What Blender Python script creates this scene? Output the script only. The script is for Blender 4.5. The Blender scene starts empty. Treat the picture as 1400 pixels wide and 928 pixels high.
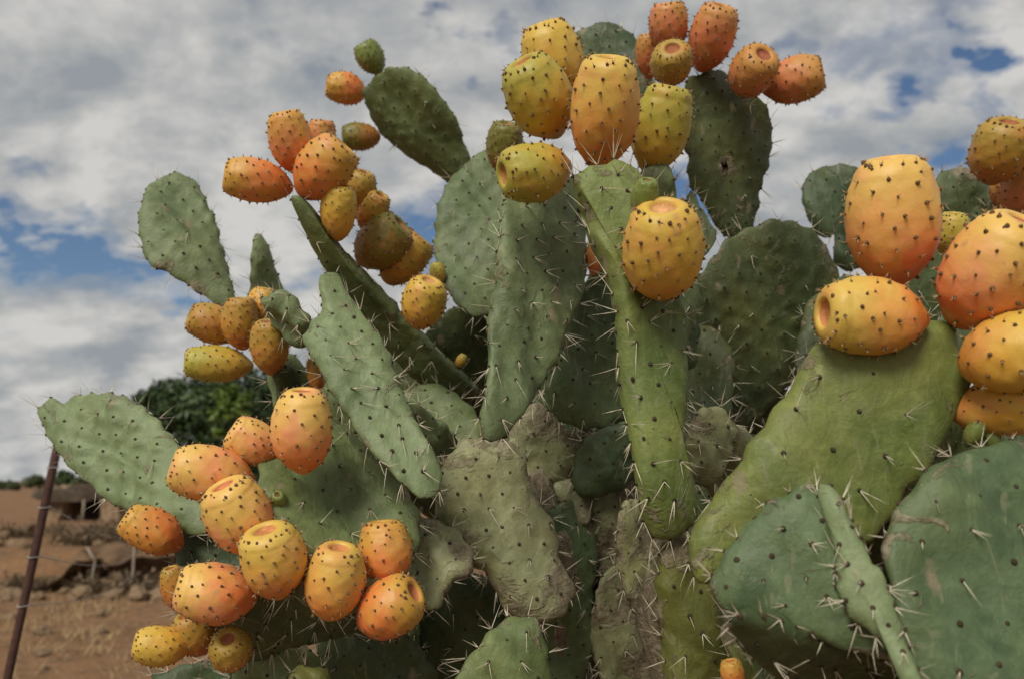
import bpy, math, random
import numpy as np
from mathutils import Vector, Matrix, noise as mnoise

# ------------------------------------------------------------------ camera, world, sun, exposure
S = bpy.context.scene
COL = S.collection
W0, H0 = 1400.0, 928.0
LENS = 28.0
F = W0 * LENS / 36.0
CAM_H = 1.0
PITCH = math.radians(10.0)
cam = bpy.data.cameras.new('camera')
cam.lens = LENS
cam.sensor_width = 36.0
cam.clip_start = 0.02
cam.clip_end = 5000
cam.dof.use_dof = True
cam.dof.focus_distance = 0.74
cam.dof.aperture_fstop = 6.3
camo = bpy.data.objects.new('camera', cam)
camo.location = (0, 0, CAM_H)
camo.rotation_euler = (math.radians(90) + PITCH, 0, 0)
COL.objects.link(camo)
S.camera = camo
CR = np.array([1.0, 0, 0])
CU = np.array([0, -math.sin(PITCH), math.cos(PITCH)])
CF = np.array([0, math.cos(PITCH), math.sin(PITCH)])
C0 = np.array([0, 0, CAM_H])


def at(px, py, d):
    """a picture point at depth d (metres along the view axis)"""
    return C0 + d * (CF + CR * (px - 700.0) / F - CU * (py - 464.0) / F)


def ground_at(px, py, z=0.0):
    v = CF + CR * (px - 700.0) / F - CU * (py - 464.0) / F
    return C0 + v * ((z - CAM_H) / v[2])


SUN_DIR = Vector((-0.34, -0.72, 0.70)).normalized()
SUN_EL = math.asin(SUN_DIR.z)
SUN_ROT = math.atan2(SUN_DIR.x, SUN_DIR.y)
sun = bpy.data.lights.new('sun', 'SUN')
sun.energy = 2.15
sun.angle = math.radians(22)
sun.color = (1.0, 0.94, 0.84)
suno = bpy.data.objects.new('sun', sun)
suno.rotation_euler = SUN_DIR.to_track_quat('Z', 'Y').to_euler()
COL.objects.link(suno)

S.view_settings.view_transform = 'Standard'
S.view_settings.look = 'None'
S.view_settings.gamma = 1.0
S.view_settings.use_curve_mapping = False
S.view_settings.exposure = 0.42
S.render.resolution_x, S.render.resolution_y = 1024, 678


class NT:
    """small helper to write node trees"""
    def __init__(self, tree):
        self.t = tree
        tree.nodes.clear()

    def n(self, kind, inp=None, **kw):
        nd = self.t.nodes.new(kind)
        for k, v in kw.items():
            setattr(nd, k, v)
        for k, v in (inp or {}).items():
            s = nd.inputs[k]
            if isinstance(v, bpy.types.NodeSocket):
                self.t.links.new(v, s)
            else:
                s.default_value = v
        return nd

    def m(self, op, a, b=0.0, clamp=False):
        return self.n('ShaderNodeMath', {0: a, 1: b}, operation=op, use_clamp=clamp).outputs[0]

    def v(self, op, a, b):
        nd = self.n('ShaderNodeVectorMath', {0: a, 1: b}, operation=op)
        return nd.outputs['Value'] if op == 'DOT_PRODUCT' else nd.outputs['Vector']

    def ramp(self, fac, stops, interp='LINEAR'):
        nd = self.n('ShaderNodeValToRGB', {'Fac': fac})
        cr = nd.color_ramp
        cr.interpolation = interp
        while len(cr.elements) < len(stops):
            cr.elements.new(0.5)
        for e, (p, c) in zip(cr.elements, stops):
            e.position = p
            e.color = (c, c, c, 1) if isinstance(c, (int, float)) else (*c, 1)
        return nd.outputs[0]

    def mix(self, fac, a, b, blend='MIX'):
        nd = self.n('ShaderNodeMix', data_type='RGBA', blend_type=blend)
        for i, v in ((0, fac), (6, a), (7, b)):
            if isinstance(v, bpy.types.NodeSocket):
                self.t.links.new(v, nd.inputs[i])
            elif i == 0:
                nd.inputs[0].default_value = v
            else:
                nd.inputs[i].default_value = (*v, 1)
        return nd.outputs[2]

    def noise(self, vec, scale, detail=4, rough=0.55, dist=0.0, color=False):
        nd = self.n('ShaderNodeTexNoise', {'Vector': vec, 'Scale': scale, 'Detail': detail, 'Roughness': rough, 'Distortion': dist})
        return nd.outputs[1 if color else 0]


world = bpy.data.worlds.new('World')
S.world = world
world.use_nodes = True
w = NT(world.node_tree)
tc = w.n('ShaderNodeTexCoord').outputs['Generated']
sep = w.n('ShaderNodeSeparateXYZ', {0: tc})
zz = w.m('ADD', w.m('MAXIMUM', sep.outputs[2], 0.0), 0.50)
uvx = w.m('DIVIDE', sep.outputs[0], zz)
uvy = w.m('DIVIDE', sep.outputs[1], zz)
uv = w.n('ShaderNodeCombineXYZ', {0: uvx, 1: uvy, 2: 3.7}).outputs[0]
uvs = w.v('MULTIPLY', uv, (1.0, 1.25, 1.0))
n_big = w.noise(uvs, 1.9, 4, 0.58, 0.35)
n_mid = w.noise(uvs, 5.2, 6, 0.6, 0.4)
n_fin = w.noise(uvs, 14.0, 5, 0.62, 0.3)
dens = w.m('ADD', w.m('MULTIPLY', n_big, 0.62), w.m('ADD', w.m('MULTIPLY', n_mid, 0.44), w.m('MULTIPLY', n_fin, 0.16)))
# openings in the cloud deck, given as directions in the sky
dxr = w.v('DOT_PRODUCT', tc, tuple(CR))
dyr = w.v('DOT_PRODUCT', tc, tuple(CU))
dfr = w.m('MAXIMUM', w.v('DOT_PRODUCT', tc, tuple(CF)), 0.02)
sx_ = w.m('DIVIDE', dxr, dfr)
sy_ = w.m('DIVIDE', dyr, dfr)
wob = w.noise(uvs, 7.5, 4, 0.6, 0.0, True)
wsep = w.n('ShaderNodeSeparateXYZ', {0: wob})
sxw = w.m('ADD', sx_, w.m('MULTIPLY', w.m('SUBTRACT', wsep.outputs[0], 0.5), 0.22))
syw = w.m('ADD', sy_, w.m('MULTIPLY', w.m('SUBTRACT', wsep.outputs[1], 0.5), 0.16))
brk = w.m('MULTIPLY', w.m('SUBTRACT', w.noise(w.v('ADD', uvs, (2.0, 4.0, 6.0)), 10.0, 4, 0.6, 0.2), 0.22), 3.2)
for (px, py, rx, ry, amp) in [(30, 318, 140, 34, .33), (150, 358, 90, 24, .27), (265, 402, 55, 20, .26), (1345, 105, 60, 34, .46), (1255, 135, 40, 22, .20),
                              (1290, 215, 70, 18, .24), (590, 300, 70, 80, .24), (940, 285, 60, 70, .34), (1180, 75, 70, 26, .08), (1130, 140, 40, 20, .16), (1240, 60, 40, 16, .07), (1300, 40, 50, 14, .18), (1060, 60, 40, 14, .12), (1210, 160, 40, 16, .16), (860, 20, 40, 14, .1),
                              (600, 28, 30, 12, .24), (680, 45, 30, 16, .16), (420, 370, 60, 50, .18), (1130, 330, 60, 40, .14), (660, 110, 26, 22, .13),
                              (1390, 150, 40, 30, .2), (60, 250, 60, 14, .14)]:
    ax = w.m('DIVIDE', w.m('SUBTRACT', sxw, (px - 700) / F), rx / F)
    ay = w.m('DIVIDE', w.m('SUBTRACT', syw, -(py - 464) / F), ry / F)
    g = w.m('EXPONENT', w.m('MULTIPLY', w.m('ADD', w.m('MULTIPLY', ax, ax), w.m('MULTIPLY', ay, ay)), -1.0))
    dens = w.m('SUBTRACT', dens, w.m('MULTIPLY', w.m('MULTIPLY', g, brk), amp))
cover = w.ramp(dens, [(0.34, 0.0), (0.44, 0.5), (0.56, 1.0)], 'EASE')
n_sh = w.noise(w.v('ADD', uvs, (5.0, 2.0, 1.0)), 2.3, 5, 0.6, 0.5)
n_pf = w.noise(w.v('ADD', uvs, (1.0, 8.0, 4.0)), 9.0, 5, 0.62, 0.3)
# puffs lit from above: difference of the cloud field towards the sun side
lit_a = w.noise(uvs, 4.6, 5, 0.58, 0.2)
lit_b = w.noise(w.v('ADD', uvs, (0.02, 0.05, 0.0)), 4.6, 5, 0.58, 0.2)
relief = w.m('SUBTRACT', lit_a, lit_b)
shade = w.m('ADD', w.m('MULTIPLY', n_sh, 0.55), w.m('ADD', w.m('MULTIPLY', n_mid, 0.30), w.m('MULTIPLY', n_pf, 0.22)))
shade = w.m('ADD', shade, w.m('MULTIPLY', relief, 0.75))
cloud = w.ramp(shade, [(0.40, (0.222, 0.242, 0.262)), (0.53, (0.330, 0.334, 0.332)), (0.66, (0.465, 0.456, 0.438))])
sky = w.n('ShaderNodeTexSky', sky_type='NISHITA', sun_disc=False, sun_elevation=SUN_EL, sun_rotation=SUN_ROT)
skyc = w.mix(1.0, sky.outputs[0], (0.046, 0.052, 0.058), 'MULTIPLY')
colr = w.mix(cover, skyc, cloud)
bg = w.n('ShaderNodeBackground', {'Color': colr, 'Strength': 1.0})
w.t.links.new(bg.outputs[0], w.n('ShaderNodeOutputWorld').inputs[0])


# ------------------------------------------------------------------ helpers
def link(o, parent=None):
    COL.objects.link(o)
    if parent is not None:
        o.parent = parent
    return o


def tag(o, label=None, cat=None, group=None, kind=None):
    for k, v in (('label', label), ('category', cat), ('group', group), ('kind', kind)):
        if v:
            o[k] = v
    return o


def empty(name, loc):
    e = bpy.data.objects.new(name, None)
    e.location = tuple(loc)
    e.empty_display_size = 0.1
    return link(e)


def mesh_obj(name, verts, faces, mat, parent=None, loc=None, smooth=True, attrs=None):
    """verts in world space; the object's origin is put at loc (world)"""
    me = bpy.data.meshes.new(name)
    V = np.asarray(verts, dtype=float).reshape(-1, 3)
    loc = np.zeros(3) if loc is None else np.asarray(loc, dtype=float)
    me.from_pydata((V - loc).tolist(), [], faces if isinstance(faces, list) else faces.tolist())
    if smooth:
        me.polygons.foreach_set('use_smooth', [True] * len(me.polygons))
    for k, a in (attrs or {}).items():
        at_ = me.attributes.new(k, 'FLOAT', 'POINT')
        at_.data.foreach_set('value', np.asarray(a, dtype=np.float32))
    me.materials.append(mat)
    o = bpy.data.objects.new(name, me)
    link(o)
    if parent is not None:
        o.parent = parent
        p0 = np.array(parent.get('_w', (0, 0, 0)), dtype=float)
        o.location = tuple(loc - p0)
    else:
        o.location = tuple(loc)
    WLOC[o.name] = loc
    return o


WLOC = {}


def child(name, verts, faces, mat, parent, loc, **kw):
    o = mesh_obj(name, verts, faces, mat, None, loc, **kw)
    o.parent = parent
    o.location = tuple(np.asarray(loc) - WLOC[parent.name])
    return o


# ------------------------------------------------------------------ materials
def pbsdf(t, color, rough, normal=None, spec=0.4, **kw):
    inp = {'Base Color': color, 'Roughness': rough, 'Specular IOR Level': spec}
    if normal is not None:
        inp['Normal'] = normal
    inp.update(kw)
    b = t.n('ShaderNodeBsdfPrincipled', inp)
    t.t.links.new(b.outputs[0], t.n('ShaderNodeOutputMaterial').inputs[0])
    return b


def newmat(name):
    m = bpy.data.materials.new(name)
    m.use_nodes = True
    return m, NT(m.node_tree)


def obj_coords(t):
    o = t.n('ShaderNodeTexCoord').outputs['Object']
    r = t.n('ShaderNodeObjectInfo').outputs['Random']
    off = t.n('ShaderNodeCombineXYZ', {0: t.m('MULTIPLY', r, 7.3), 1: t.m('MULTIPLY', r, 3.1), 2: t.m('MULTIPLY', r, 11.7)}).outputs[0]
    return t.v('ADD', o, off), r


def pad_material(name, ca, cb, cork=0.15, bloom=0.25, yellow=0.2):
    m, t = newmat(name)
    co, rnd = obj_coords(t)
    n1 = t.noise(co, 9.0, 3, 0.6, 0.4)
    c = t.mix(t.ramp(n1, [(0.36, 0.0), (0.62, 1.0)]), ca, cb)
    # waxy bloom, wiped off in patches and streaks
    n2 = t.noise(t.v('MULTIPLY', co, (1.0, 1.0, 0.45)), 26.0, 4, 0.62, 1.2)
    pale = tuple(min(1, 0.9 * x + 0.3 * y) for x, y in zip(cb, (0.22, 0.30, 0.18)))
    c = t.mix(t.m('MULTIPLY', t.ramp(n2, [(0.42, 0.0), (0.66, 1.0)]), bloom), c, pale)
    # yellowing towards the rim and in spots
    n3 = t.noise(t.v('ADD', co, (3.0, 1.0, 5.0)), 6.0, 4, 0.6, 0.8)
    rim = t.n('ShaderNodeAttribute', attribute_name='rim').outputs['Fac']
    yl = t.m('MULTIPLY', t.ramp(n3, [(0.45, 0.0), (0.72, 1.0)]), yellow)
    c = t.mix(yl, c, (0.20, 0.195, 0.045))
    # darker flecks
    fl = t.n('ShaderNodeTexVoronoi', {'Vector': co, 'Scale': 150.0}).outputs['Distance']
    fm = t.ramp(t.noise(co, 35.0, 3), [(0.55, 0.0), (0.7, 1.0)])
    c = t.mix(t.m('MULTIPLY', t.m('MULTIPLY', t.ramp(fl, [(0.10, 1.0), (0.30, 0.0)]), fm), 0.45), c, (0.055, 0.05, 0.022))
    # corky scars: attribute + rim + noise
    ck = t.n('ShaderNodeAttribute', attribute_name='cork').outputs['Fac']
    n4 = t.noise(t.v('ADD', co, (1.0, 7.0, 2.0)), 22.0, 5, 0.68, 1.5)
    rr = t.m('MULTIPLY', t.m('POWER', rim, 3.0), 0.17 * (0.5 + 2.0 * cork))
    lev = t.m('ADD', t.m('ADD', n4, rr), t.m('MULTIPLY', ck, 0.62))
    lev = t.m('ADD', lev, 0.20 * cork)
    cm = t.ramp(lev, [(0.675, 0.0), (0.715, 0.75), (0.80, 1.0)])
    n5 = t.noise(co, 120.0, 3, 0.7)
    corkc = t.ramp(n5, [(0.3, (0.080, 0.056, 0.034)), (0.5, (0.190, 0.148, 0.095)), (0.72, (0.33, 0.285, 0.205))])
    c = t.mix(t.m('MULTIPLY', cm, 0.9), c, corkc)
    # fine scratches
    n6 = t.noise(t.v('MULTIPLY', co, (60.0, 60.0, 14.0)), 1.0, 3, 0.5, 2.0)
    c = t.mix(t.m('MULTIPLY', t.ramp(n6, [(0.63, 0.0), (0.69, 1.0)]), 0.38), c, (0.26, 0.25, 0.15))
    nm_ = t.noise(t.v('ADD', co, (2.0, 9.0, 4.0)), 75.0, 3, 0.65, 0.6)
    c = t.mix(t.m('MULTIPLY', t.ramp(nm_, [(0.40, 1.0), (0.60, 0.0)]), 0.22), c, tuple(0.62 * x for x in ca))
    c = t.mix(t.m('MULTIPLY', t.ramp(nm_, [(0.56, 0.0), (0.72, 1.0)]), 0.30), c, tuple(1.45 * x for x in cb))
    # small healed nicks
    vk = t.n('ShaderNodeTexVoronoi', {'Vector': t.v('MULTIPLY', t.v('ADD', co, t.v('MULTIPLY', t.noise(co, 40.0, 3, 0.6, 0.0, True), (0.02, 0.02, 0.02))), (1.0, 1.0, 0.6)), 'Scale': 34.0})
    nk = t.m('MULTIPLY', t.ramp(vk.outputs['Distance'], [(0.12, 1.0), (0.24, 0.0)]), t.ramp(t.n('ShaderNodeSeparateXYZ', {0: vk.outputs['Color']}).outputs[0], [(0.70, 0.0), (0.74, 1.0)]))
    c = t.mix(t.m('MULTIPLY', nk, 0.7), c, (0.24, 0.19, 0.12))
    hgt = t.m('ADD', t.m('ADD', t.m('MULTIPLY', n2, 0.55), t.m('MULTIPLY', nm_, 0.35)), t.m('ADD', t.m('MULTIPLY', t.noise(co, 260.0, 3, 0.6), 0.15), t.m('MULTIPLY', t.m('MULTIPLY', cm, n5), 0.9)))
    bp = t.n('ShaderNodeBump', {'Strength': 0.6, 'Distance': 0.0055, 'Height': hgt}).outputs[0]
    rough = t.m('ADD', 0.46, t.m('MULTIPLY', t.m('ADD', n2, cm), 0.22))
    pbsdf(t, c, rough, bp, 0.42)
    return m


PM = {
    'glauc': pad_material('pad_glaucous_green', (0.076, 0.108, 0.040), (0.145, 0.186, 0.080), 0.06, 0.6, 0.25),
    'light': pad_material('pad_pale_green', (0.112, 0.156, 0.062), (0.186, 0.238, 0.110), 0.06, 0.6, 0.2),
    'mid': pad_material('pad_mid_green', (0.075, 0.106, 0.034), (0.138, 0.178, 0.062), 0.08, 0.5, 0.4),
    'bright': pad_material('pad_fresh_green', (0.068, 0.108, 0.020), (0.172, 0.210, 0.050), 0.08, 0.45, 0.75),
    'blue': pad_material('pad_blue_green', (0.045, 0.080, 0.032), (0.098, 0.142, 0.058), 0.06, 0.5, 0.15),
    'dark': pad_material('pad_dark_shaded_olive', (0.026, 0.040, 0.012), (0.060, 0.080, 0.024), 0.06, 0.3, 0.4),  # olive with the shade on rear and inner pads put into its colour
    'deep': pad_material('pad_deep_shaded_green', (0.028, 0.050, 0.018), (0.062, 0.090, 0.034), 0.06, 0.35, 0.2),
    'old': pad_material('pad_old_corky', (0.155, 0.165, 0.068), (0.285, 0.285, 0.148), 0.24, 0.7, 0.5),
    'woody': pad_material('pad_woody_brown', (0.060, 0.055, 0.026), (0.110, 0.098, 0.048), 0.50, 0.3, 0.4),
    'yel': pad_material('pad_yellow_green', (0.085, 0.092, 0.014), (0.150, 0.158, 0.036), 0.10, 0.3, 0.8),
}


def simple_mat(name, ca, cb, scale=30.0, rough=0.6, spec=0.3, bump=0.0):
    m, t = newmat(name)
    co, rnd = obj_coords(t)
    n = t.noise(co, scale, 5, 0.6)
    c = t.mix(t.ramp(n, [(0.3, 0.0), (0.7, 1.0)]), ca, cb)
    bp = t.n('ShaderNodeBump', {'Strength': 0.6, 'Distance': bump, 'Height': n}).outputs[0] if bump else None
    pbsdf(t, c, rough, bp, spec)
    return m


M_SPINE = simple_mat('spine_cream', (0.30, 0.25, 0.16), (0.80, 0.74, 0.58), 90, 0.5, 0.3)
M_AREOLE = simple_mat('areole_dark_brown', (0.030, 0.022, 0.014), (0.075, 0.055, 0.032), 200, 0.85, 0.2)
M_FAREOLE = simple_mat('fruit_areole_brown', (0.085, 0.042, 0.018), (0.20, 0.115, 0.050), 260, 0.8, 0.2)
M_GLOCH = simple_mat('glochid_tan', (0.34, 0.22, 0.10), (0.55, 0.42, 0.25), 200, 0.6, 0.3)


def fruit_material(name, base, mid, top, blush, scar):
    m, t = newmat(name)
    co, rnd = obj_coords(t)
    v = t.n('ShaderNodeAttribute', attribute_name='v').outputs['Fac']
    n1 = t.noise(co, 24.0, 4, 0.55, 0.5)
    n2 = t.noise(t.v('ADD', co, (4.0, 2.0, 9.0)), 70.0, 5, 0.6, 0.5)
    f = t.m('ADD', v, t.m('ADD', t.m('MULTIPLY', t.m('SUBTRACT', n1, 0.5), 0.85), t.m('MULTIPLY', t.m('SUBTRACT', n2, 0.5), 0.25)))
    f = t.m('ADD', f, t.m('MULTIPLY', t.m('SUBTRACT', rnd, 0.5), 0.16))
    c = t.ramp(f, [(0.10, base), (0.46, mid), (0.80, top)])
    nb = t.noise(t.v('ADD', co, (8.0, 3.0, 1.0)), 22.0, 5, 0.6, 0.5)
    c = t.mix(t.m('MULTIPLY', t.ramp(nb, [(0.50, 0.0), (0.66, 1.0)]), 0.60), c, blush)
    ny_ = t.noise(t.v('ADD', co, (1.0, 6.0, 3.0)), 34.0, 4, 0.6, 0.6)
    c = t.mix(t.m('MULTIPLY', t.ramp(ny_, [(0.50, 0.0), (0.64, 1.0)]), 0.5), c, top)
    # faint pale bloom and tiny specks
    nn = t.noise(co, 190.0, 4, 0.65)
    c = t.mix(t.m('MULTIPLY', t.ramp(nn, [(0.47, 0.0), (0.70, 1.0)]), 0.14), c, (0.80, 0.55, 0.26))
    vs = t.n('ShaderNodeTexVoronoi', {'Vector': co, 'Scale': 55.0})
    tan = t.m('MULTIPLY', t.ramp(vs.outputs['Distance'], [(0.10, 1.0), (0.26, 0.0)]), t.ramp(t.n('ShaderNodeSeparateXYZ', {0: vs.outputs['Color']}).outputs[1], [(0.80, 0.0), (0.84, 1.0)]))
    c = t.mix(t.m('MULTIPLY', tan, 0.5), c, (0.42, 0.24, 0.10))
    sp = t.ramp(t.noise(co, 95.0, 6, 0.7, 1.0), [(0.63, 0.0), (0.69, 1.0)])
    c = t.mix(t.m('MULTIPLY', sp, 0.36), c, (0.26, 0.12, 0.035))
    bp = t.n('ShaderNodeBump', {'Strength': 0.3, 'Distance': 0.002, 'Height': t.m('ADD', n2, t.m('MULTIPLY', nn, 0.5))}).outputs[0]
    pbsdf(t, c, t.m('ADD', 0.38, t.m('MULTIPLY', n2, 0.2)), bp, 0.42)
    ms, ts = newmat(name + '_scar')
    co, rnd = obj_coords(ts)
    a = ts.noise(co, 90.0, 6, 0.7, 0.8)
    cc = ts.ramp(a, [(0.3, tuple(x * 0.55 for x in scar)), (0.55, scar), (0.75, tuple(min(1, x * 1.35 + 0.03) for x in scar))])
    bp = ts.n('ShaderNodeBump', {'Strength': 0.7, 'Distance': 0.002, 'Height': a}).outputs[0]
    pbsdf(ts, cc, 0.75, bp, 0.2)
    return m, ms


FM = {
    'yg': fruit_material('fruit_yellow_green', (0.550, 0.254, 0.036), (0.520, 0.342, 0.043), (0.381, 0.339, 0.044), (0.571, 0.308, 0.046), (0.551, 0.255, 0.085)),
    'yo': fruit_material('fruit_yellow_orange', (0.669, 0.204, 0.038), (0.711, 0.339, 0.068), (0.629, 0.425, 0.078), (0.743, 0.277, 0.100), (0.603, 0.256, 0.095)),
    'ye': fruit_material('fruit_yellow', (0.602, 0.238, 0.035), (0.660, 0.373, 0.048), (0.610, 0.407, 0.060), (0.673, 0.267, 0.080), (0.679, 0.374, 0.163)),
    'po': fruit_material('fruit_pink_orange', (0.702, 0.169, 0.035), (0.760, 0.278, 0.096), (0.717, 0.446, 0.103), (0.779, 0.288, 0.161), (0.619, 0.221, 0.094)),
    'or': fruit_material('fruit_orange', (0.632, 0.141, 0.031), (0.687, 0.213, 0.046), (0.588, 0.318, 0.051), (0.688, 0.214, 0.104), (0.486, 0.173, 0.071)),
    'rd': fruit_material('fruit_red_orange', (0.474, 0.110, 0.032), (0.599, 0.176, 0.066), (0.498, 0.235, 0.049), (0.635, 0.195, 0.119), (0.371, 0.125, 0.066)),
    'do': fruit_material('fruit_dull_orange', (0.457, 0.118, 0.024), (0.497, 0.217, 0.033), (0.376, 0.241, 0.033), (0.511, 0.164, 0.046), (0.371, 0.134, 0.058)),
    'ol': fruit_material('fruit_olive', (0.335, 0.115, 0.022), (0.233, 0.148, 0.021), (0.137, 0.137, 0.020), (0.337, 0.151, 0.033), (0.338, 0.160, 0.067)),
    'gr': fruit_material('fruit_green', (0.112, 0.154, 0.029), (0.139, 0.182, 0.038), (0.149, 0.200, 0.039), (0.183, 0.183, 0.039), (0.233, 0.140, 0.064)),
}


# ------------------------------------------------------------------ pads
def catmull(P, n):
    P = np.asarray(P, dtype=float)
    k = len(P)
    out = []
    m = 14
    for i in range(k):
        p0, p1, p2, p3 = P[(i - 1) % k], P[i], P[(i + 1) % k], P[(i + 2) % k]
        s = np.linspace(0, 1, m, endpoint=False)[:, None]
        out.append(0.5 * ((2 * p1) + (-p0 + p2) * s + (2 * p0 - 5 * p1 + 4 * p2 - p3) * s ** 2 + (-p0 + 3 * p1 - 3 * p2 + p3) * s ** 3))
    Q = np.concatenate(out)
    d = np.linalg.norm(np.roll(Q, -1, 0) - Q, axis=1)
    cum = np.concatenate([[0], np.cumsum(d)])
    s = np.linspace(0, cum[-1], n, endpoint=False)
    Qc = np.vstack([Q, Q[:1]])
    return np.stack([np.interp(s, cum, Qc[:, j]) for j in range(2)], 1)


def dome(verts, faces, c, nrm, r, h, k=6):
    """little flattened cap of an areole"""
    n = nrm / np.linalg.norm(nrm)
    a = np.cross(n, (0.3, 0.5, 0.81))
    a /= np.linalg.norm(a)
    b = np.cross(n, a)
    i0 = len(verts)
    for rr, hh in ((1.0, -0.25), (0.72, 0.7)):
        for q in range(k):
            th = 2 * math.pi * q / k
            verts.append(c + (a * math.cos(th) + b * math.sin(th)) * r * rr + n * h * hh)
    verts.append(c + n * h)
    for q in range(k):
        q2 = (q + 1) % k
        faces.append((i0 + q, i0 + q2, i0 + k + q2, i0 + k + q))
        faces.append((i0 + k + q, i0 + k + q2, i0 + 2 * k))


def spike(verts, faces, p, d, ln, r, k=4, bend=0.0):
    d = d / np.linalg.norm(d)
    a = np.cross(d, (0.31, 0.52, 0.80))
    a /= np.linalg.norm(a)
    b = np.cross(d, a)
    i0 = len(verts)
    for (s, rr) in ((-0.04, 1.0), (0.5, 0.72)):
        for q in range(k):
            th = 2 * math.pi * q / k
            verts.append(p + d * ln * s + (a * math.cos(th) + b * math.sin(th)) * r * rr + a * bend * ln * s * s)
    verts.append(p + d * ln + a * bend * ln)
    for q in range(k):
        q2 = (q + 1) % k
        faces.append((i0 + q, i0 + q2, i0 + k + q2, i0 + k + q))
        faces.append((i0 + k + q, i0 + k + q2, i0 + 2 * k))


DOWN = np.array([0, 0, -1.0])
PAD_N = 0


def pad(parent, outline, d, mat='glauc', gx=0.0, gy=0.0, T=0.018, spac=0.028, sp=1.0, res=1.0, bend=0.0, bump=0.0022, spl=0.017,
        fold=0.0, cork=(), seed=None, label=None, axis=None, center=None, hole=None, rimsp=1.0, lump=0.004, back=True, wobble=0.0015):
    """a flattened cactus pad.  outline: picture points of its silhouette, laid on a plane at depth d (centre) that tilts
    gx / gy metres of depth per 100 px to the right / down."""
    global PAD_N
    PAD_N += 1
    rs = np.random.RandomState(seed if seed is not None else 100 + PAD_N)
    O = np.asarray(outline, dtype=float)
    cpx = O.mean(0)
    inv0, a_, b_ = 1.0 / d, -gx / 100.0 / d ** 2, -gy / 100.0 / d ** 2

    def on_plane(p):
        iv = max(inv0 + a_ * (p[0] - cpx[0]) + b_ * (p[1] - cpx[1]), 0.3 * inv0)
        return at(p[0], p[1], 1.0 / iv)
    Pw = np.array([on_plane(p) for p in O])
    cw = on_plane(cpx)
    e0, e1 = on_plane(cpx + (20, 0)) - cw, on_plane(cpx + (0, 20)) - cw
    nrm = np.cross(e0, e1)
    nrm /= np.linalg.norm(nrm)
    if np.dot(nrm, C0 - cw) < 0:
        nrm = -nrm
    up = np.array([0, 0, 1.0]) - nrm * nrm[2]
    if np.linalg.norm(up) < 0.05:
        up = np.array([0, 1.0, 0]) - nrm * nrm[1]
    up /= np.linalg.norm(up)
    rt = np.cross(up, nrm)
    P2 = np.stack([(Pw - cw) @ rt, (Pw - cw) @ up], 1)
    size = math.sqrt(max(np.ptp(P2[:, 0]) * np.ptp(P2[:, 1]), 1e-5))
    N = int(max(48, min(170, size / 0.30 * 150)) * res)
    R = int(max(12, min(36, size / 0.30 * 34)) * res)
    ol = catmull(P2, N)
    # small irregularities of the rim
    ph = rs.rand(6) * 6.28
    th = np.linspace(0, 2 * math.pi, N, endpoint=False)
    c2 = ol.mean(0) if center is None else np.array([(on_plane(center) - cw) @ rt, (on_plane(center) - cw) @ up])
    rad = np.linalg.norm(ol - c2, axis=1, keepdims=True)
    ar = np.cumsum(np.linalg.norm(np.roll(ol, -1, 0) - ol, axis=1))
    wv = wobble * (np.sin(ar / spac * 2 * math.pi + ph[0]) + 0.7 * np.sin(ar * 90 + ph[1]) + 0.5 * np.sin(ar * 200 + ph[2]))
    ol = c2 + (ol - c2) * (1 + wv[:, None] / np.maximum(rad, 0.01))

    def surf(x, y):
        """offset of the pad's mid-surface"""
        u, v = x / size, y / size
        z = bend * size * (v * v + 0.4 * u * u)
        z += lump * (np.sin(7 * u + ph[0]) * np.cos(6 * v + ph[1]) + 0.6 * np.sin(11 * u + 9 * v + ph[2]))
        if fold:
            z += fold * np.sin(x / 0.045 * 2 * math.pi + ph[3] + 2.0 * v)
        return z
    s = np.arange(1, R + 1) / R
    t = np.sin(s * math.pi / 2) ** 0.92
    t[-1] = 1.0
    ringp = c2 + (ol[None] - c2) * t[:, None, None]            # R,N,2
    hh = 0.5 * T * np.sqrt(np.clip(1 - t ** 5, 0, 1))
    hh = hh[:, None] * (1 + 0.18 * np.sin(2 * th + ph[4])[None] * t[:, None])
    X, Y = ringp[..., 0], ringp[..., 1]
    mid = surf(X, Y)
    # areole lattice
    ares = []
    lo, hi = ol.min(0), ol.max(0)
    an = axis if axis is not None else rs.uniform(-0.25, 0.25)
    ca, sa = math.cos(an), math.sin(an)
    K = int(1.5 * max(hi - lo) / spac) + 2
    for i in range(-K, K + 1):
        for j in range(-K, K + 1):
            lx, ly = (i + (0.5 if j % 2 else 0)) * spac, j * spac * 0.62 * 1.15
            q = np.array([ca * lx - sa * ly, sa * lx + ca * ly]) + rs.normal(0, spac * 0.07, 2) + c2
            ang = math.atan2(q[1] - c2[1], q[0] - c2[0])
            angs = np.arctan2(ol[:, 1] - c2[1], ol[:, 0] - c2[0])
            kk = np.argmin(np.abs(np.angle(np.exp(1j * (angs - ang)))))
            tt = np.linalg.norm(q - c2) / max(np.linalg.norm(ol[kk] - c2), 1e-4)
            if tt < 0.90:
                ares.append((q[0], q[1], tt))
    ares = np.array(ares) if ares else np.zeros((0, 3))
    bmp = np.zeros_like(X)
    for (ax, ay, tt) in ares:
        dd = (X - ax) ** 2 + (Y - ay + 0.003) ** 2
        bmp += bump * np.exp(-dd / (0.0068 ** 2))
        if tt < 2:
            bmp -= 0.35 * bump * np.exp(-((X - ax) ** 2 + (Y - ay - 0.006) ** 2) / (0.006 ** 2))
    bmp *= np.sqrt(np.clip(1 - t ** 10, 0, 1))[:, None]

    def w3(x, y, z):
        return cw + rt * x[..., None] + up * y[..., None] + nrm * z[..., None]
    fr = w3(X, Y, mid + hh + bmp)
    bk = w3(X[:-1], Y[:-1], (mid - hh - bmp)[:-1])
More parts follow.
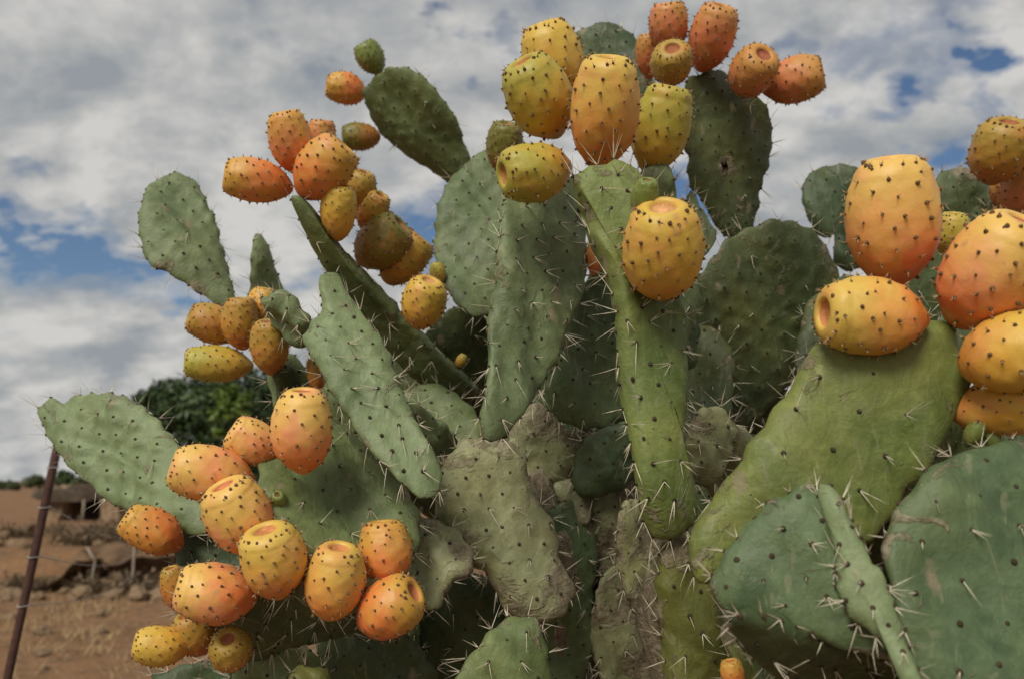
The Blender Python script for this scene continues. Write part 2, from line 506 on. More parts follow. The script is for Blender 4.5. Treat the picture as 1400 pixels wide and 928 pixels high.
    cz = surf(np.array(c2[0]), np.array(c2[1]))
    V = np.concatenate([w3(np.array([c2[0]]), np.array([c2[1]]), np.array([cz + 0.5 * T])), fr.reshape(-1, 3),
                        w3(np.array([c2[0]]), np.array([c2[1]]), np.array([cz - 0.5 * T])), bk.reshape(-1, 3)])
    rimA = np.concatenate([[0], np.repeat(t, N), [0], np.repeat(t[:-1], N)])
    faces = []
    jj = np.arange(N)
    j2 = (jj + 1) % N

    def rid(side, r):
        if r == R - 1:
            return 1 + (R - 1) * N
        return (1 + r * N) if side == 0 else (2 + R * N + r * N)
    # orientation: outline may run either way
    area = np.sum(ol[:, 0] * np.roll(ol[:, 1], -1) - ol[:, 1] * np.roll(ol[:, 0], -1))
    flip = area < 0
    for side in (0, 1):
        cidx = 0 if side == 0 else 1 + R * N
        fl = flip ^ (side == 1)
        b0 = rid(side, 0)
        tri = np.stack([np.full(N, cidx), b0 + jj, b0 + j2], 1)
        faces += (tri[:, ::-1] if fl else tri).tolist()
        for r in range(R - 1):
            a0, a1 = rid(side, r), rid(side, r + 1)
            q = np.stack([a0 + jj, a1 + jj, a1 + j2, a0 + j2], 1)
            faces += (q[:, ::-1] if fl else q).tolist()
    ck = np.zeros(len(V))
    for (px, py, rpx, am) in cork:
        cp = on_plane((px, py))
        rr = rpx * d / F
        ck += am * np.exp(-np.sum((V - cp) ** 2, 1) / rr ** 2)
    if hole is not None:
        hp = on_plane(hole[:2])
        hr = hole[2] * d / F
        q = V - hp
        inpl = q - np.outer(q @ nrm, nrm)
        dist = np.linalg.norm(inpl, axis=1)
        inside = dist < hr
        faces = [f for f in faces if not all(inside[i] for i in f)]
        ck += 0.8 * np.exp(-((dist - hr) / (0.5 * hr)) ** 2)
    o = child('pad', V, faces, PM[mat], parent, cw, attrs={'rim': rimA, 'cork': ck})
    if label:
        o['label'] = label
    # areoles and spines
    av, af, sv, sf = [], [], [], []
    for side in ((1, -1) if back else (1,)):
        for (ax, ay, tt) in ares:
            if hole is not None and np.linalg.norm((cw + rt * ax + up * ay) - on_plane(hole[:2])) < hole[2] * d / F * 1.3:
                continue
            z = surf(np.array(ax), np.array(ay)) + side * (0.5 * T * math.sqrt(max(0, 1 - tt ** 5)) + bump * 0.8)
            p = cw + rt * ax + up * ay + nrm * z
            nl = nrm * side + 0.9 * tt ** 5 * (rt * (ax - c2[0]) + up * (ay - c2[1])) / max(size * 0.4, 1e-3)
            r_ = rs.uniform(0.0016, 0.0024)
            dome(av, af, p, nl, r_, 0.0012)
            if rs.rand() < 0.82 * sp:
                main = DOWN * rs.uniform(0.0, 0.8) + rt * rs.normal(-0.15, 0.5)
                for q in range(rs.choice([1, 2, 3, 4], p=[.3, .35, .25, .1])):
                    dv = nl / np.linalg.norm(nl) * rs.uniform(0.45, 1.1) + main + rs.normal(0, 0.35, 3)
                    spike(sv, sf, p, dv, spl * rs.uniform(0.55, 1.75), rs.uniform(0.00032, 0.00056), 4, rs.normal(0, 0.06))
    step = max(2, int(N * spac * 0.85 / ar[-1]))
    k = rs.randint(step)
    while k < N:
        p2, dirv = ol[k], ol[k] - c2
        dirv = dirv / np.linalg.norm(dirv)
        p = cw + rt * p2[0] + up * p2[1] + nrm * surf(p2[0], p2[1])
        ow = rt * dirv[0] + up * dirv[1]
        dome(av, af, p - ow * 0.0006, ow, rs.uniform(0.0019, 0.0028), 0.0018)
        if rs.rand() < 0.9 * rimsp:
            for q in range(rs.choice([2, 3, 4, 5], p=[.3, .35, .25, .1])):
                dv = ow * rs.uniform(0.5, 1.0) + rs.normal(0, 0.5, 3) + nrm * rs.normal(0.15, 0.4)
                spike(sv, sf, p, dv, spl * rs.uniform(0.5, 1.8), rs.uniform(0.00032, 0.00056), 4, rs.normal(0, 0.06))
        k += max(2, int(round(step * rs.uniform(0.75, 1.25))))
    if av:
        tag(child('areoles', av, af, M_AREOLE, o, cw), kind='stuff')
    if sv:
        tag(child('spines', sv, sf, M_SPINE, o, cw, smooth=False), kind='stuff')
    return o


def obov(bx, by, tx, ty, wpx, base=0.38, tipf=0.86):
    """picture outline of an egg-shaped pad from its foot (bx,by) to its tip (tx,ty)"""
    a = np.array([tx - bx, ty - by], dtype=float)
    L = np.linalg.norm(a)
    a /= L
    n = np.array([-a[1], a[0]])
    pts = []
    prof = [(0.0, 0.20 * base / 0.38), (0.12, 0.52), (0.3, 0.80), (0.5, 0.97), (0.68, 1.0), (0.84, tipf), (0.95, 0.52)]
    for s, r in prof:
        pts.append(np.array([bx, by]) + a * L * s + n * r * wpx / 2)
    pts.append(np.array([tx, ty]))
    for s, r in prof[::-1]:
        pts.append(np.array([bx, by]) + a * L * s - n * r * wpx / 2)
    return pts


# ------------------------------------------------------------------ fruits
PROF = [(0.0, 0.0), (0.004, 0.16), (0.03, 0.33), (0.09, 0.53), (0.17, 0.71), (0.27, 0.86), (0.38, 0.955), (0.49, 1.0), (0.60, 0.995),
        (0.71, 0.950), (0.81, 0.870), (0.885, 0.765), (0.94, 0.640), (0.975, 0.525), (0.992, 0.440), (0.998, 0.385), (0.988, 0.335), (0.970, 0.300)]
SCAR = [(0.970, 0.300), (0.955, 0.280), (0.942, 0.25), (0.932, 0.20), (0.926, 0.14), (0.923, 0.07), (0.922, 0.0)]
FR_N = 0


def fruit(parent, cx, cy, wpx, lpx, ang, d, col='po', tilt=15.0, pits=1.0, label=None, n_ar=74, deep=1.0, flat=1.0, lod=False):
    """cx,cy picture centre; wpx its width and lpx its full length (both seen square on); ang = direction of the tip
    (degrees, 0 right, 90 up); tilt = how far the tip leans towards the camera; d = depth"""
    global FR_N
    FR_N += 1
    rs = np.random.RandomState(900 + FR_N)
    c = at(cx, cy, d)
    view = C0 - c
    view /= np.linalg.norm(view)
    r0 = CR - view * np.dot(CR, view)
    r0 /= np.linalg.norm(r0)
    u0 = np.cross(view, r0)
    a, tl = math.radians(ang), math.radians(tilt)
    ax = (r0 * math.cos(a) + u0 * math.sin(a)) * math.cos(tl) + view * math.sin(tl)
    ax /= np.linalg.norm(ax)
    e1 = np.cross(ax, (0.2, 0.7, 0.68))
    e1 /= np.linalg.norm(e1)
    e2 = np.cross(ax, e1)
    dist = np.linalg.norm(C0 - c)
    Rm = 0.5 * wpx * d / F
    L = lpx * d / F
    ph = rs.rand(6) * 6.28
    skew = rs.normal(0, 0.05, 2)
    taper = rs.uniform(-0.10, 0.16)
    pinch = rs.uniform(0.0, 0.30)
    lipf = rs.uniform(0.0, 0.11)
    dent = [(rs.rand() * 6.28, rs.uniform(0.3, 0.8), rs.uniform(-0.05, 0.02)) for _ in range(4)]

    def radial(th, v):
        g = 1 + 0.022 * np.sin(2 * th + ph[0]) + 0.015 * np.sin(3 * th + ph[1] + 3 * v) + taper * (v - 0.5)
        g = g * (1 + lipf * np.clip((v - 0.86) / 0.10, 0, 1))
        g = g * (1 - pinch * np.exp(-(v / 0.16) ** 2))
        for (td, vd, am) in dent:
            g = g + am * np.exp(-(np.angle(np.exp(1j * (th - td))) / 0.55) ** 2 - ((v - vd) / 0.18) ** 2)
        g = g + 0.012 * np.sin(8 * th + ph[2] + 5 * v) * np.sin(np.clip(v, 0, 1) * 3.1)
        return g

    def pos(th, v, r):
        g = r * radial(th, v) * Rm
        sk = (np.sin(np.clip(v, 0, 1) * math.pi))
        x = g * np.cos(th) + skew[0] * Rm * sk
        y = g * np.sin(th) + skew[1] * Rm * sk
        z = (v - 0.5) * L
        return c + e1 * x[..., None] + e2 * y[..., None] + ax * z[..., None]
    pv = np.array([p[0] for p in PROF])
    pr = np.array([p[1] for p in PROF])
    M = 48 if not lod else 28
    sub = np.concatenate([np.linspace(i, i + 1, 3, endpoint=False) for i in range(len(pv) - 1)] + [[len(pv) - 1]])
    pvv = np.interp(sub, np.arange(len(pv)), pv)
    prr = np.interp(sub, np.arange(len(pr)), pr)
    th = np.linspace(0, 2 * math.pi, M, endpoint=False)
    TH, VV = np.meshgrid(th, pvv[1:])
    RRr = np.repeat(prr[1:, None], M, 1)
    # areole positions, spiralling up, closer together near the rim
    ars = []
    ga = 2.399963
    for i in range(n_ar):
        f = (i + 0.5) / n_ar
        v = 0.05 + 0.90 * f ** 0.80
        ars.append((i * ga + rs.normal(0, 0.10), v + rs.normal(0, 0.014)))
    for i in range(17):
        ars.append((i * 2 * math.pi / 17 + rs.normal(0, 0.07), 0.965 + rs.normal(0, 0.012)))
    # bumps under the areoles
    bmp = np.zeros_like(TH)
    for (ta, va) in ars:
        ra = np.interp(va, pv[:15], pr[:15])
        dx = np.angle(np.exp(1j * (TH - ta))) * np.maximum(RRr, .05) * Rm
        dz = (VV - va) * L + (RRr - ra) * Rm * 0.5
        bmp += (1.6 if va > 0.93 else 1.0) * np.exp(-(dx ** 2 + dz ** 2) / (0.075 * Rm * 2) ** 2)
    bmp *= np.clip((15.0 - sub[1:]) / 1.5, 0, 1)[:, None]
    RR2 = RRr + 0.034 * np.clip(bmp, 0, 1.7)
    V = np.concatenate([[c - ax * 0.5 * L], pos(TH, VV, RR2).reshape(-1, 3)])
    K = len(pvv) - 1
    jj = np.arange(M)
    j2 = (jj + 1) % M
    faces = np.stack([np.zeros(M, int), 1 + j2, 1 + jj], 1).tolist()
    for k in range(K - 1):
        faces += np.stack([1 + k * M + jj, 1 + k * M + j2, 1 + (k + 1) * M + j2, 1 + (k + 1) * M + jj], 1).tolist()
    va = np.concatenate([[0], np.repeat(pvv[1:], M)])
    body, scar = FM[col]
    o = child('fruit', V, faces, body, parent, c, attrs={'v': va})
    if label:
        o['label'] = label
    # flower scar: the hollow at the top
    sv_ = np.array([p[0] for p in SCAR])
    sr_ = np.array([p[1] for p in SCAR])
    sv_ = sv_[0] - (sv_[0] - sv_) * deep
    M2 = 32
    th2 = np.linspace(0, 2 * math.pi, M2, endpoint=False)
    T2, V2 = np.meshgrid(th2, sv_[:-1])
    R2 = np.repeat(sr_[:-1, None], M2, 1) * (1 + 0.03 * rs.normal(0, 1, (len(sv_) - 1, M2)))
    R2[0] = sr_[0] * 1.01
    q = pos(T2, V2, R2)
    VS = np.concatenate([q.reshape(-1, 3), [c + ax * (sv_[-1] - 0.5) * L]])
    fs = []
    j, jn = np.arange(M2), (np.arange(M2) + 1) % M2
    for k in range(len(sv_) - 2):
        fs += np.stack([k * M2 + j, k * M2 + jn, (k + 1) * M2 + jn, (k + 1) * M2 + j], 1).tolist()
    last = (len(sv_) - 2) * M2
    fs += np.stack([last + j, last + jn, np.full(M2, len(VS) - 1)], 1).tolist()
    child('flower_scar', VS, fs, scar, o, c)
    avs, afs, gvs, gfs = [], [], [], []
    for (ta, vaa) in ars:
        ra = np.interp(vaa, pv[:15], pr[:15])
        t_ = np.array(ta)
        lift = 0.055 if vaa > 0.93 else 0.036
        p = pos(t_, np.array(vaa), np.array(ra + lift))
        p1 = pos(t_, np.array(vaa + 0.02), np.array(np.interp(vaa + 0.02, pv[:15], pr[:15]) + lift))
        p2 = pos(t_ + 0.05, np.array(vaa), np.array(ra + lift))
        nn = np.cross(p2 - p, p1 - p)
        nn /= np.linalg.norm(nn)
        if np.dot(nn, p - (c + ax * (vaa - 0.5) * L)) < 0:
            nn = -nn
        if rs.rand() < 0.05:
            continue
        r_ = Rm * rs.uniform(0.030, 0.062) * (1.1 if vaa > 0.93 else 1)
        dome(avs, afs, p, nn, r_, r_ * 1.15, 6)
        for g in range(rs.randint(2, 7)):
            dv = nn + rs.normal(0, 0.45, 3)
            spike(gvs, gfs, p + nn * r_ * 0.3, dv, Rm * rs.uniform(0.05, 0.17), Rm * rs.uniform(0.008, 0.014), 3)
    tag(child('areoles', avs, afs, M_FAREOLE, o, c), kind='stuff')
    tag(child('glochids', gvs, gfs, M_GLOCH, o, c, smooth=False), kind='stuff')
    return o

# ------------------------------------------------------------------ the ground and what stands on it
def fbm(x, y, s, o=4):
    return mnoise.fractal(Vector((x * s, y * s, 1.7)), 0.8, 2.1, o)


def ground_z(x, y):
    z = 0.03 * fbm(x, y, 0.9, 4) * min(1, y / 3.0 if y > 0 else 0) + 0.012 * fbm(x + 9, y, 5.0, 3)
    # low eroded bank left of the cactus
    bx = math.exp(-((x + 5.2) / 2.6) ** 4)
    edge = 8.0 + 0.45 * fbm(x, 3.3, 0.7, 3)
    s = max(0.0, min(1.0, (y - edge) / 0.42))
    s = s * s * (3 - 2 * s)
    fall = max(0.0, min(1.0, (17.0 - y) / 7.0))
    z += bx * s * fall * (0.30 + 0.08 * fbm(x, y, 1.3, 3))
    if y > 25:
        z += min(1.0, (y - 25) / 60.0) * 0.35 * fbm(x + 40, y, 0.02, 3)
    return z


def spaced(a, b, n, p):
    s = np.linspace(-1, 1, n)
    return np.where(s < 0, -np.abs(s) ** p * abs(a), np.abs(s) ** p * b)


gm, t = newmat('dry_earth')
gco = t.n('ShaderNodeTexCoord').outputs['Object']
g1 = t.noise(gco, 0.55, 6, 0.6, 0.5)
g2 = t.noise(gco, 5.0, 8, 0.68, 0.6)
g3 = t.noise(gco, 38.0, 5, 0.65)
gc = t.mix(t.ramp(g1, [(0.35, 0.0), (0.65, 1.0)]), (0.210, 0.112, 0.056), (0.268, 0.152, 0.080))
gc = t.mix(t.m('MULTIPLY', t.ramp(g2, [(0.46, 0.0), (0.66, 1.0)]), 0.7), gc, (0.125, 0.080, 0.048))
gc = t.mix(t.m('MULTIPLY', t.ramp(g3, [(0.55, 0.0), (0.72, 1.0)]), 0.6), gc, (0.40, 0.31, 0.20))
gb = t.n('ShaderNodeBump', {'Strength': 0.9, 'Distance': 0.03, 'Height': t.m('ADD', g2, t.m('MULTIPLY', g3, 0.5))}).outputs[0]
pbsdf(t, gc, 0.95, gb, 0.1)
ny, nx = 190, 190
ys = -6 + (np.linspace(0, 1, ny) ** 3.2) * 900
ys[:] = np.where(np.linspace(0, 1, ny) < 0.62, -6 + np.linspace(0, 1, ny) / 0.62 * 26, 20 + ((np.linspace(0, 1, ny) - 0.62) / 0.38).clip(0) ** 3 * 900)
sx = np.linspace(-1, 1, nx)
xs = np.sign(sx) * (np.abs(sx) * 11 + np.abs(sx) ** 7 * 700)
V = [(x, y, ground_z(x, y)) for y in ys for x in xs]
Fq = [(j * nx + i, j * nx + i + 1, (j + 1) * nx + i + 1, (j + 1) * nx + i) for j in range(ny - 1) for i in range(nx - 1)]
tag(mesh_obj('ground', V, Fq, gm), kind='structure')

M_ROCK = simple_mat('tan_rock', (0.150, 0.098, 0.060), (0.33, 0.235, 0.148), 7, 0.95, 0.1, 0.02)
M_STRAW = simple_mat('dry_straw', (0.30, 0.21, 0.10), (0.48, 0.36, 0.19), 5, 0.9, 0.1)
M_LEAF = simple_mat('leaf_dark_green', (0.022, 0.045, 0.012), (0.060, 0.098, 0.024), 1.3, 0.55, 0.35)
M_LEAFB = simple_mat('leaf_young_green', (0.055, 0.095, 0.012), (0.115, 0.17, 0.020), 3, 0.5, 0.35)
M_LEAFF = simple_mat('leaf_dusty_green', (0.055, 0.075, 0.030), (0.095, 0.115, 0.050), 0.8, 0.7, 0.2)
M_BARK = simple_mat('bark_grey_brown', (0.075, 0.055, 0.040), (0.16, 0.12, 0.085), 12, 0.9, 0.1, 0.01)
M_RUST = simple_mat('rusty_steel', (0.038, 0.018, 0.014), (0.085, 0.040, 0.028), 45, 0.8, 0.3, 0.002)
M_WIRE = simple_mat('galvanised_wire', (0.26, 0.25, 0.23), (0.40, 0.38, 0.35), 20, 0.5, 0.4)
M_WOOD = simple_mat('weathered_wood', (0.25, 0.21, 0.16), (0.40, 0.34, 0.27), 14, 0.9, 0.1, 0.004)

ICO = None


def rock_mesh(seed, sub=3):
    import bmesh
    rs = random.Random(seed)
    bm = bmesh.new()
    bmesh.ops.create_icosphere(bm, subdivisions=sub, radius=1.0)
    o = Vector((rs.uniform(0, 50), rs.uniform(0, 50), rs.uniform(0, 50)))
    sc = Vector((rs.uniform(0.8, 1.25), rs.uniform(0.7, 1.0), rs.uniform(0.5, 0.8)))
    for v in bm.verts:
        k = 1 + 0.42 * mnoise.noise(v.co * 1.1 + o) + 0.22 * mnoise.noise(v.co * 2.7 + o) + 0.10 * mnoise.noise(v.co * 6.5 + o)
        v.co = Vector((v.co.x * sc.x, v.co.y * sc.y, v.co.z * sc.z)) * k
    me = bpy.data.meshes.new('rock')
    bm.to_mesh(me)
    bm.free()
    me.materials.append(M_ROCK)
    return me


ROCKS = [rock_mesh(i) for i in range(7)]
rr = random.Random(5)


def place_rock(x, y, s, label, group, sink=0.25):
    o = bpy.data.objects.new('rock', ROCKS[rr.randrange(7)])
    o.location = (x, y, ground_z(x, y) + s * (0.55 - sink))
    o.scale = (s, s, s)
    o.rotation_euler = (rr.uniform(-.3, .3), rr.uniform(-.3, .3), rr.uniform(0, 6.28))
    link(o)
    return tag(o, label, 'rock', group)


for i in range(34):
    px, py = rr.uniform(-20, 270), rr.uniform(728, 772)
    g = ground_at(px, py, 0.30)
    place_rock(g[0], g[1], rr.uniform(0.05, 0.15), 'rough tan rock in the rubble heap along the low earth bank', 'rocks in the rubble on the bank')
for i in range(11):
    px, py = rr.uniform(-20, 240), rr.uniform(812, 925)
    g = ground_at(px, py)
    place_rock(g[0], g[1], rr.uniform(0.02, 0.06), 'small tan stone lying loose on the bare dry earth', 'stones loose on the dry earth', 0.3)

# gravel and straw litter: nobody could count them
gv, gf = [], []
for i in range(2600):
    x, y = rr.uniform(-7.5, -0.6), 3.0 + 9.0 * rr.random() ** 1.3
    s = rr.uniform(0.006, 0.024)
    z = ground_z(x, y)
    k = len(gv)
    for (a, b, c) in ((1, 0, 0), (-.4, .9, 0), (-.6, -.8, 0), (0.1, 0.05, 0.9)):
        gv.append((x + a * s * rr.uniform(.7, 1.3), y + b * s, z + c * s + 0.002))
    gf += [(k, k + 1, k + 3), (k + 1, k + 2, k + 3), (k + 2, k, k + 3)]
tag(mesh_obj('gravel', gv, gf, M_ROCK, smooth=False), 'scattered pale gravel on the dry brown earth', 'gravel', kind='stuff')
sv, sf = [], []
for i in range(2600):
    x, y = rr.uniform(-7.5, -0.8), 3.0 + 12.0 * rr.random()
    if fbm(x, y, 0.8, 3) < 0.02 and rr.random() < 0.75:
        continue
    z = ground_z(x, y)
    for b in range(rr.randint(6, 14)):
        a = rr.uniform(0, 6.28)
        ln = rr.uniform(0.03, 0.13)
        el = rr.uniform(0.05, 0.9)
        x0, y0 = x + rr.gauss(0, .05), y + rr.gauss(0, .05)
        k = len(sv)
        wx, wy = -math.sin(a) * 0.003, math.cos(a) * 0.003
        e = (x0 + math.cos(a) * ln, y0 + math.sin(a) * ln, z + 0.004 + el * ln)
        sv += [(x0 - wx, y0 - wy, z), (x0 + wx, y0 + wy, z), e]
        sf.append((k, k + 1, k + 2))
tag(mesh_obj('dry_grass', sv, sf, M_STRAW, smooth=False), 'dry straw coloured grass litter on the bare earth', 'dry grass', kind='stuff')


def tube(path, radii, k=10, rough=0.0, seed=0):
    V, Fc = [], []
    path = [np.asarray(p, dtype=float) for p in path]
    for i, p in enumerate(path):
        d = path[min(i + 1, len(path) - 1)] - path[max(i - 1, 0)]
        d = d / np.linalg.norm(d)
        a = np.cross(d, (0.9, 0.1, 0.05) if abs(d[0]) < 0.8 else (0, 0, 1.0))
        a /= np.linalg.norm(a)
        b = np.cross(d, a)
        for q in range(k):
            th = 2 * math.pi * q / k
            r = radii[i]
            if rough:
                r *= 1 + rough * mnoise.noise(Vector((math.cos(th) * 1.5 + seed, math.sin(th) * 1.5, i * 0.35)))
            V.append(p + (a * math.cos(th) + b * math.sin(th)) * r)
    n = len(path)
    for i in range(n - 1):
        for q in range(k):
            q2 = (q + 1) % k
            Fc.append((i * k + q, i * k + q2, (i + 1) * k + q2, (i + 1) * k + q))
    Fc.append(tuple(range(k))[::-1])
    Fc.append(tuple((n - 1) * k + q for q in range(k)))
    return V, Fc


def leaf_cloud(blobs, n, size, rnd, droop=0.2):
    """leaf-shaped faces spread through a crown made of several uneven clumps"""
    V, Fc = [], []
    tot = sum(b[3] ** 2 for b in blobs)
    for (bx, by, bz, br) in blobs:
        for i in range(int(n * br ** 2 / tot)):
            v = Vector((rnd.gauss(0, 1), rnd.gauss(0, 1), rnd.gauss(0, 1))).normalized()
            k = br * (rnd.random() ** 0.30) * (1 + 0.30 * mnoise.noise(v * 2.2 + Vector((bx, by, bz)) * 3))
            c = np.array([bx, by, bz]) + np.array(v) * k * np.array([1.0, 1.0, 0.85])
            a = np.array([rnd.gauss(0, 1), rnd.gauss(0, 1), rnd.gauss(0, 1) - droop])
            a /= np.linalg.norm(a)
            b = np.cross(a, np.array(v) + np.array([0.1, 0.2, 0.6]))
            b /= max(np.linalg.norm(b), 1e-5)
            s = size * rnd.uniform(0.6, 1.3)
            m = len(V)
            V += [c - a * s, c - b * s * 0.42 + a * 0.1 * s, c + a * s, c + b * s * 0.42 + a * 0.1 * s]
            Fc.append((m, m + 1, m + 2, m + 3))
    return V, Fc


def tree(name, label, cat, base, blobs, n, size, mat, trunk_r, seed, group=None, extra=None):
    rnd = random.Random(seed)
    e = empty(name, base)
    WLOC[e.name] = np.array(base, dtype=float)
    tag(e, label, cat, group)
    top = np.mean([b[:3] for b in blobs], axis=0)
    b0 = np.array(base, dtype=float)
    path = [b0 - (0, 0, 0.05)] + [b0 + (top - b0) * s + np.array([rnd.gauss(0, .04), rnd.gauss(0, .04), 0]) for s in (0.25, 0.5, 0.75, 1.0)]
    v, f = tube(path, [trunk_r * q for q in (1.2, 1.0, .8, .6, .4)], 9, 0.2, seed)
    child('trunk', v, f, M_BARK, e, base)
    for bl in blobs:
        m = path[2]
        tip = np.array(bl[:3])
        v, f = tube([m, m * 0.45 + tip * 0.55 + np.array([rnd.gauss(0, .06), rnd.gauss(0, .06), .05]), tip], [trunk_r * .5, trunk_r * .33, trunk_r * .12], 6)
        child('branch', v, f, M_BARK, e, base)
    v, f = leaf_cloud(blobs, n, size, rnd)
    tag(child('crown', v, f, mat, e, base, smooth=False), kind='stuff')
    if extra:
        v, f = leaf_cloud(extra, 520, size * 1.15, rnd)
        tag(child('young_leaves', v, f, M_LEAFB, e, base, smooth=False), 'bright yellow green young leaves', kind='stuff')
    return e


# dark leafy bush behind the pads on the left
D = 9.0
bl = []
for (px, py, rpx) in [(225, 560, 42), (275, 548, 48), (330, 560, 60), (390, 575, 62), (255, 620, 70), (330, 640, 85), (420, 640, 80),
                      (480, 600, 60), (205, 590, 30), (300, 528, 26), (360, 530, 32), (230, 535, 22), (195, 545, 14), (540, 620, 60)]:
    dd = D + rr.uniform(-0.5, 0.5)
    p = at(px, py, dd)
    bl.append((p[0], p[1], p[2], rpx * dd / F))
ex = []
for (px, py, rpx) in [(308, 540, 16), (322, 560, 17), (296, 566, 10), (334, 548, 12), (300, 590, 8), (318, 528, 8)]:
    p = at(px, py, D - 0.95)
    ex.append((p[0], p[1], p[2], rpx * D / F))
g = at(340, 700, D)
tree('bush', 'dark green leafy bush with a bright young shoot behind the cactus', 'bush', (g[0], g[1], ground_z(g[0], g[1])), bl, 30000, 0.042, M_LEAF, 0.06, 3, extra=ex)
# far bushes at the edge of the field
for k, (px, w_, h_, dd) in enumerate([(66, 62, 17, 60.0), (10, 30, 9, 75.0), (-60, 60, 14, 70.0), (150, 90, 16, 66.0), (1250, 200, 30, 70), (700, 300, 22, 80), (1000, 200, 25, 75)]):
    b = []
    for j in range(6):
        q = at(px + (j - 2.5) * w_ / 6, 668 - h_ * (0.55 + 0.25 * math.sin(j * 2.1 + k)), dd + rr.uniform(-1, 1))
        b.append((q[0], q[1], q[2], max(h_, 12) * 0.55 * dd / F))
    q = at(px, 668, dd)
    tree('bush', 'low dusty green bush far off at the edge of the field', 'bush', (q[0], q[1], ground_z(q[0], q[1]) - 0.02), b, 2200, 0.13, M_LEAFF, 0.08, 20 + k, group='bushes at the far edge of the field')
# a darker one nearer, just under the lowest left pad
b = []
for (px, py, rpx) in [(92, 652, 9), (104, 660, 10), (115, 668, 11), (84, 646, 5)]:
    q = at(px, py, 24)
    b.append((q[0], q[1], q[2], rpx * 24 / F))
q = at(105, 690, 24)
tree('bush', 'small dark bush growing over the low stone shelter', 'bush', (q[0], q[1], ground_z(q[0], q[1])), b, 1500, 0.07, M_LEAF, 0.05, 51)

# low stone shelter with a dark mouth and a pale prop
sx0 = at(112, 712, 20.0)
zb = ground_z(sx0[0], sx0[1])
sh = empty('stone_shelter', (sx0[0], sx0[1], zb))
WLOC[sh.name] = np.array([sx0[0], sx0[1], zb])
tag(sh, 'low dark stone shelter with a brush roof on the far bank', 'shelter')
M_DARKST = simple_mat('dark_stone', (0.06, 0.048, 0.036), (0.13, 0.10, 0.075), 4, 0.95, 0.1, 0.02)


def rough_box(cx, cy, cz, sx, sy, sz, seed, amp=0.05):
    import bmesh
    bm = bmesh.new()
    bmesh.ops.create_cube(bm, size=1.0)
    bmesh.ops.subdivide_edges(bm, edges=bm.edges[:], cuts=4, use_grid_fill=True)
    V = []
    for v in bm.verts:
        p = Vector((cx + v.co.x * sx, cy + v.co.y * sy, cz + v.co.z * sz))
        p += Vector(mnoise.noise_vector(p * 2.3 + Vector((seed, 0, 0)))) * amp
        V.append(tuple(p))
    bm.verts.index_update()
    Fc = [tuple(v.index for v in f.verts) for f in bm.faces]
    bm.free()
    return V, Fc


x0, y0 = sx0[0], sx0[1]
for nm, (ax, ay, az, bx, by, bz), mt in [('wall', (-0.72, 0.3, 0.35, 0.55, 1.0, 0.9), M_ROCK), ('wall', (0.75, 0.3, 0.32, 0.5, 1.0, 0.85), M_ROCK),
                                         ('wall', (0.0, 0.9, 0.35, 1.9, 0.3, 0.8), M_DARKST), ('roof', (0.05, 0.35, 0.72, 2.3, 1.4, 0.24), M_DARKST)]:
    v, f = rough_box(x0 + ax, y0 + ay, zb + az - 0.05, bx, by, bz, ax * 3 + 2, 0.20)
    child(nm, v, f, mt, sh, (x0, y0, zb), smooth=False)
v, f = tube([(x0 + 0.15, y0 - 0.28, zb - 0.05), (x0 + 0.16, y0 - 0.28, zb + 0.3), (x0 + 0.15, y0 - 0.28, zb + 0.62)], [0.03, 0.03, 0.028], 8, 0.2)
child('prop', v, f, M_WOOD, sh, (x0, y0, zb))

# undercut earth bank and the dry brush on it
M_BANK = simple_mat('bank_earth', (0.085, 0.055, 0.034), (0.20, 0.128, 0.076), 5, 0.95, 0.1, 0.03)
bv, bf = [], []
prof = [(0.05, -0.06), (0.10, 0.03), (0.12, 0.12), (0.02, 0.20), (-0.22, 0.25), (-0.34, 0.30), (-0.28, 0.36), (0.0, 0.385), (0.4, 0.36), (0.9, 0.30)]
b0_, b1_ = ground_at(60, 806), ground_at(330, 806)
NS = 60
for i in range(NS):
    u = i / (NS - 1)
    taper = min(1.0, 6 * u, 6 * (1 - u))
    for k, (py_, pz_) in enumerate(prof):
        x = b0_[0] + (b1_[0] - b0_[0]) * u
        y = b0_[1] + 0.25 + py_ * (0.6 + 0.5 * fbm(x, 2.2, 1.6, 3)) + 0.22 * fbm(x, 5.0, 1.1, 4)
        z = pz_ * taper * (1 + 0.3 * fbm(x, k * 0.3, 1.7, 4)) - 0.03
        y += 0.05 * fbm(x * 3, k * 1.1, 1.5, 3)
        bv.append((x, y, z))
K_ = len(prof)
for i in range(NS - 1):
    for k in range(K_ - 1):
        bf.append((i * K_ + k, (i + 1) * K_ + k, (i + 1) * K_ + k + 1, i * K_ + k + 1))
tag(mesh_obj('earth_bank', bv, bf, M_BANK, smooth=False), kind='structure')
M_TWIG = simple_mat('dry_brush', (0.095, 0.066, 0.042), (0.21, 0.155, 0.098), 8, 0.9, 0.1)


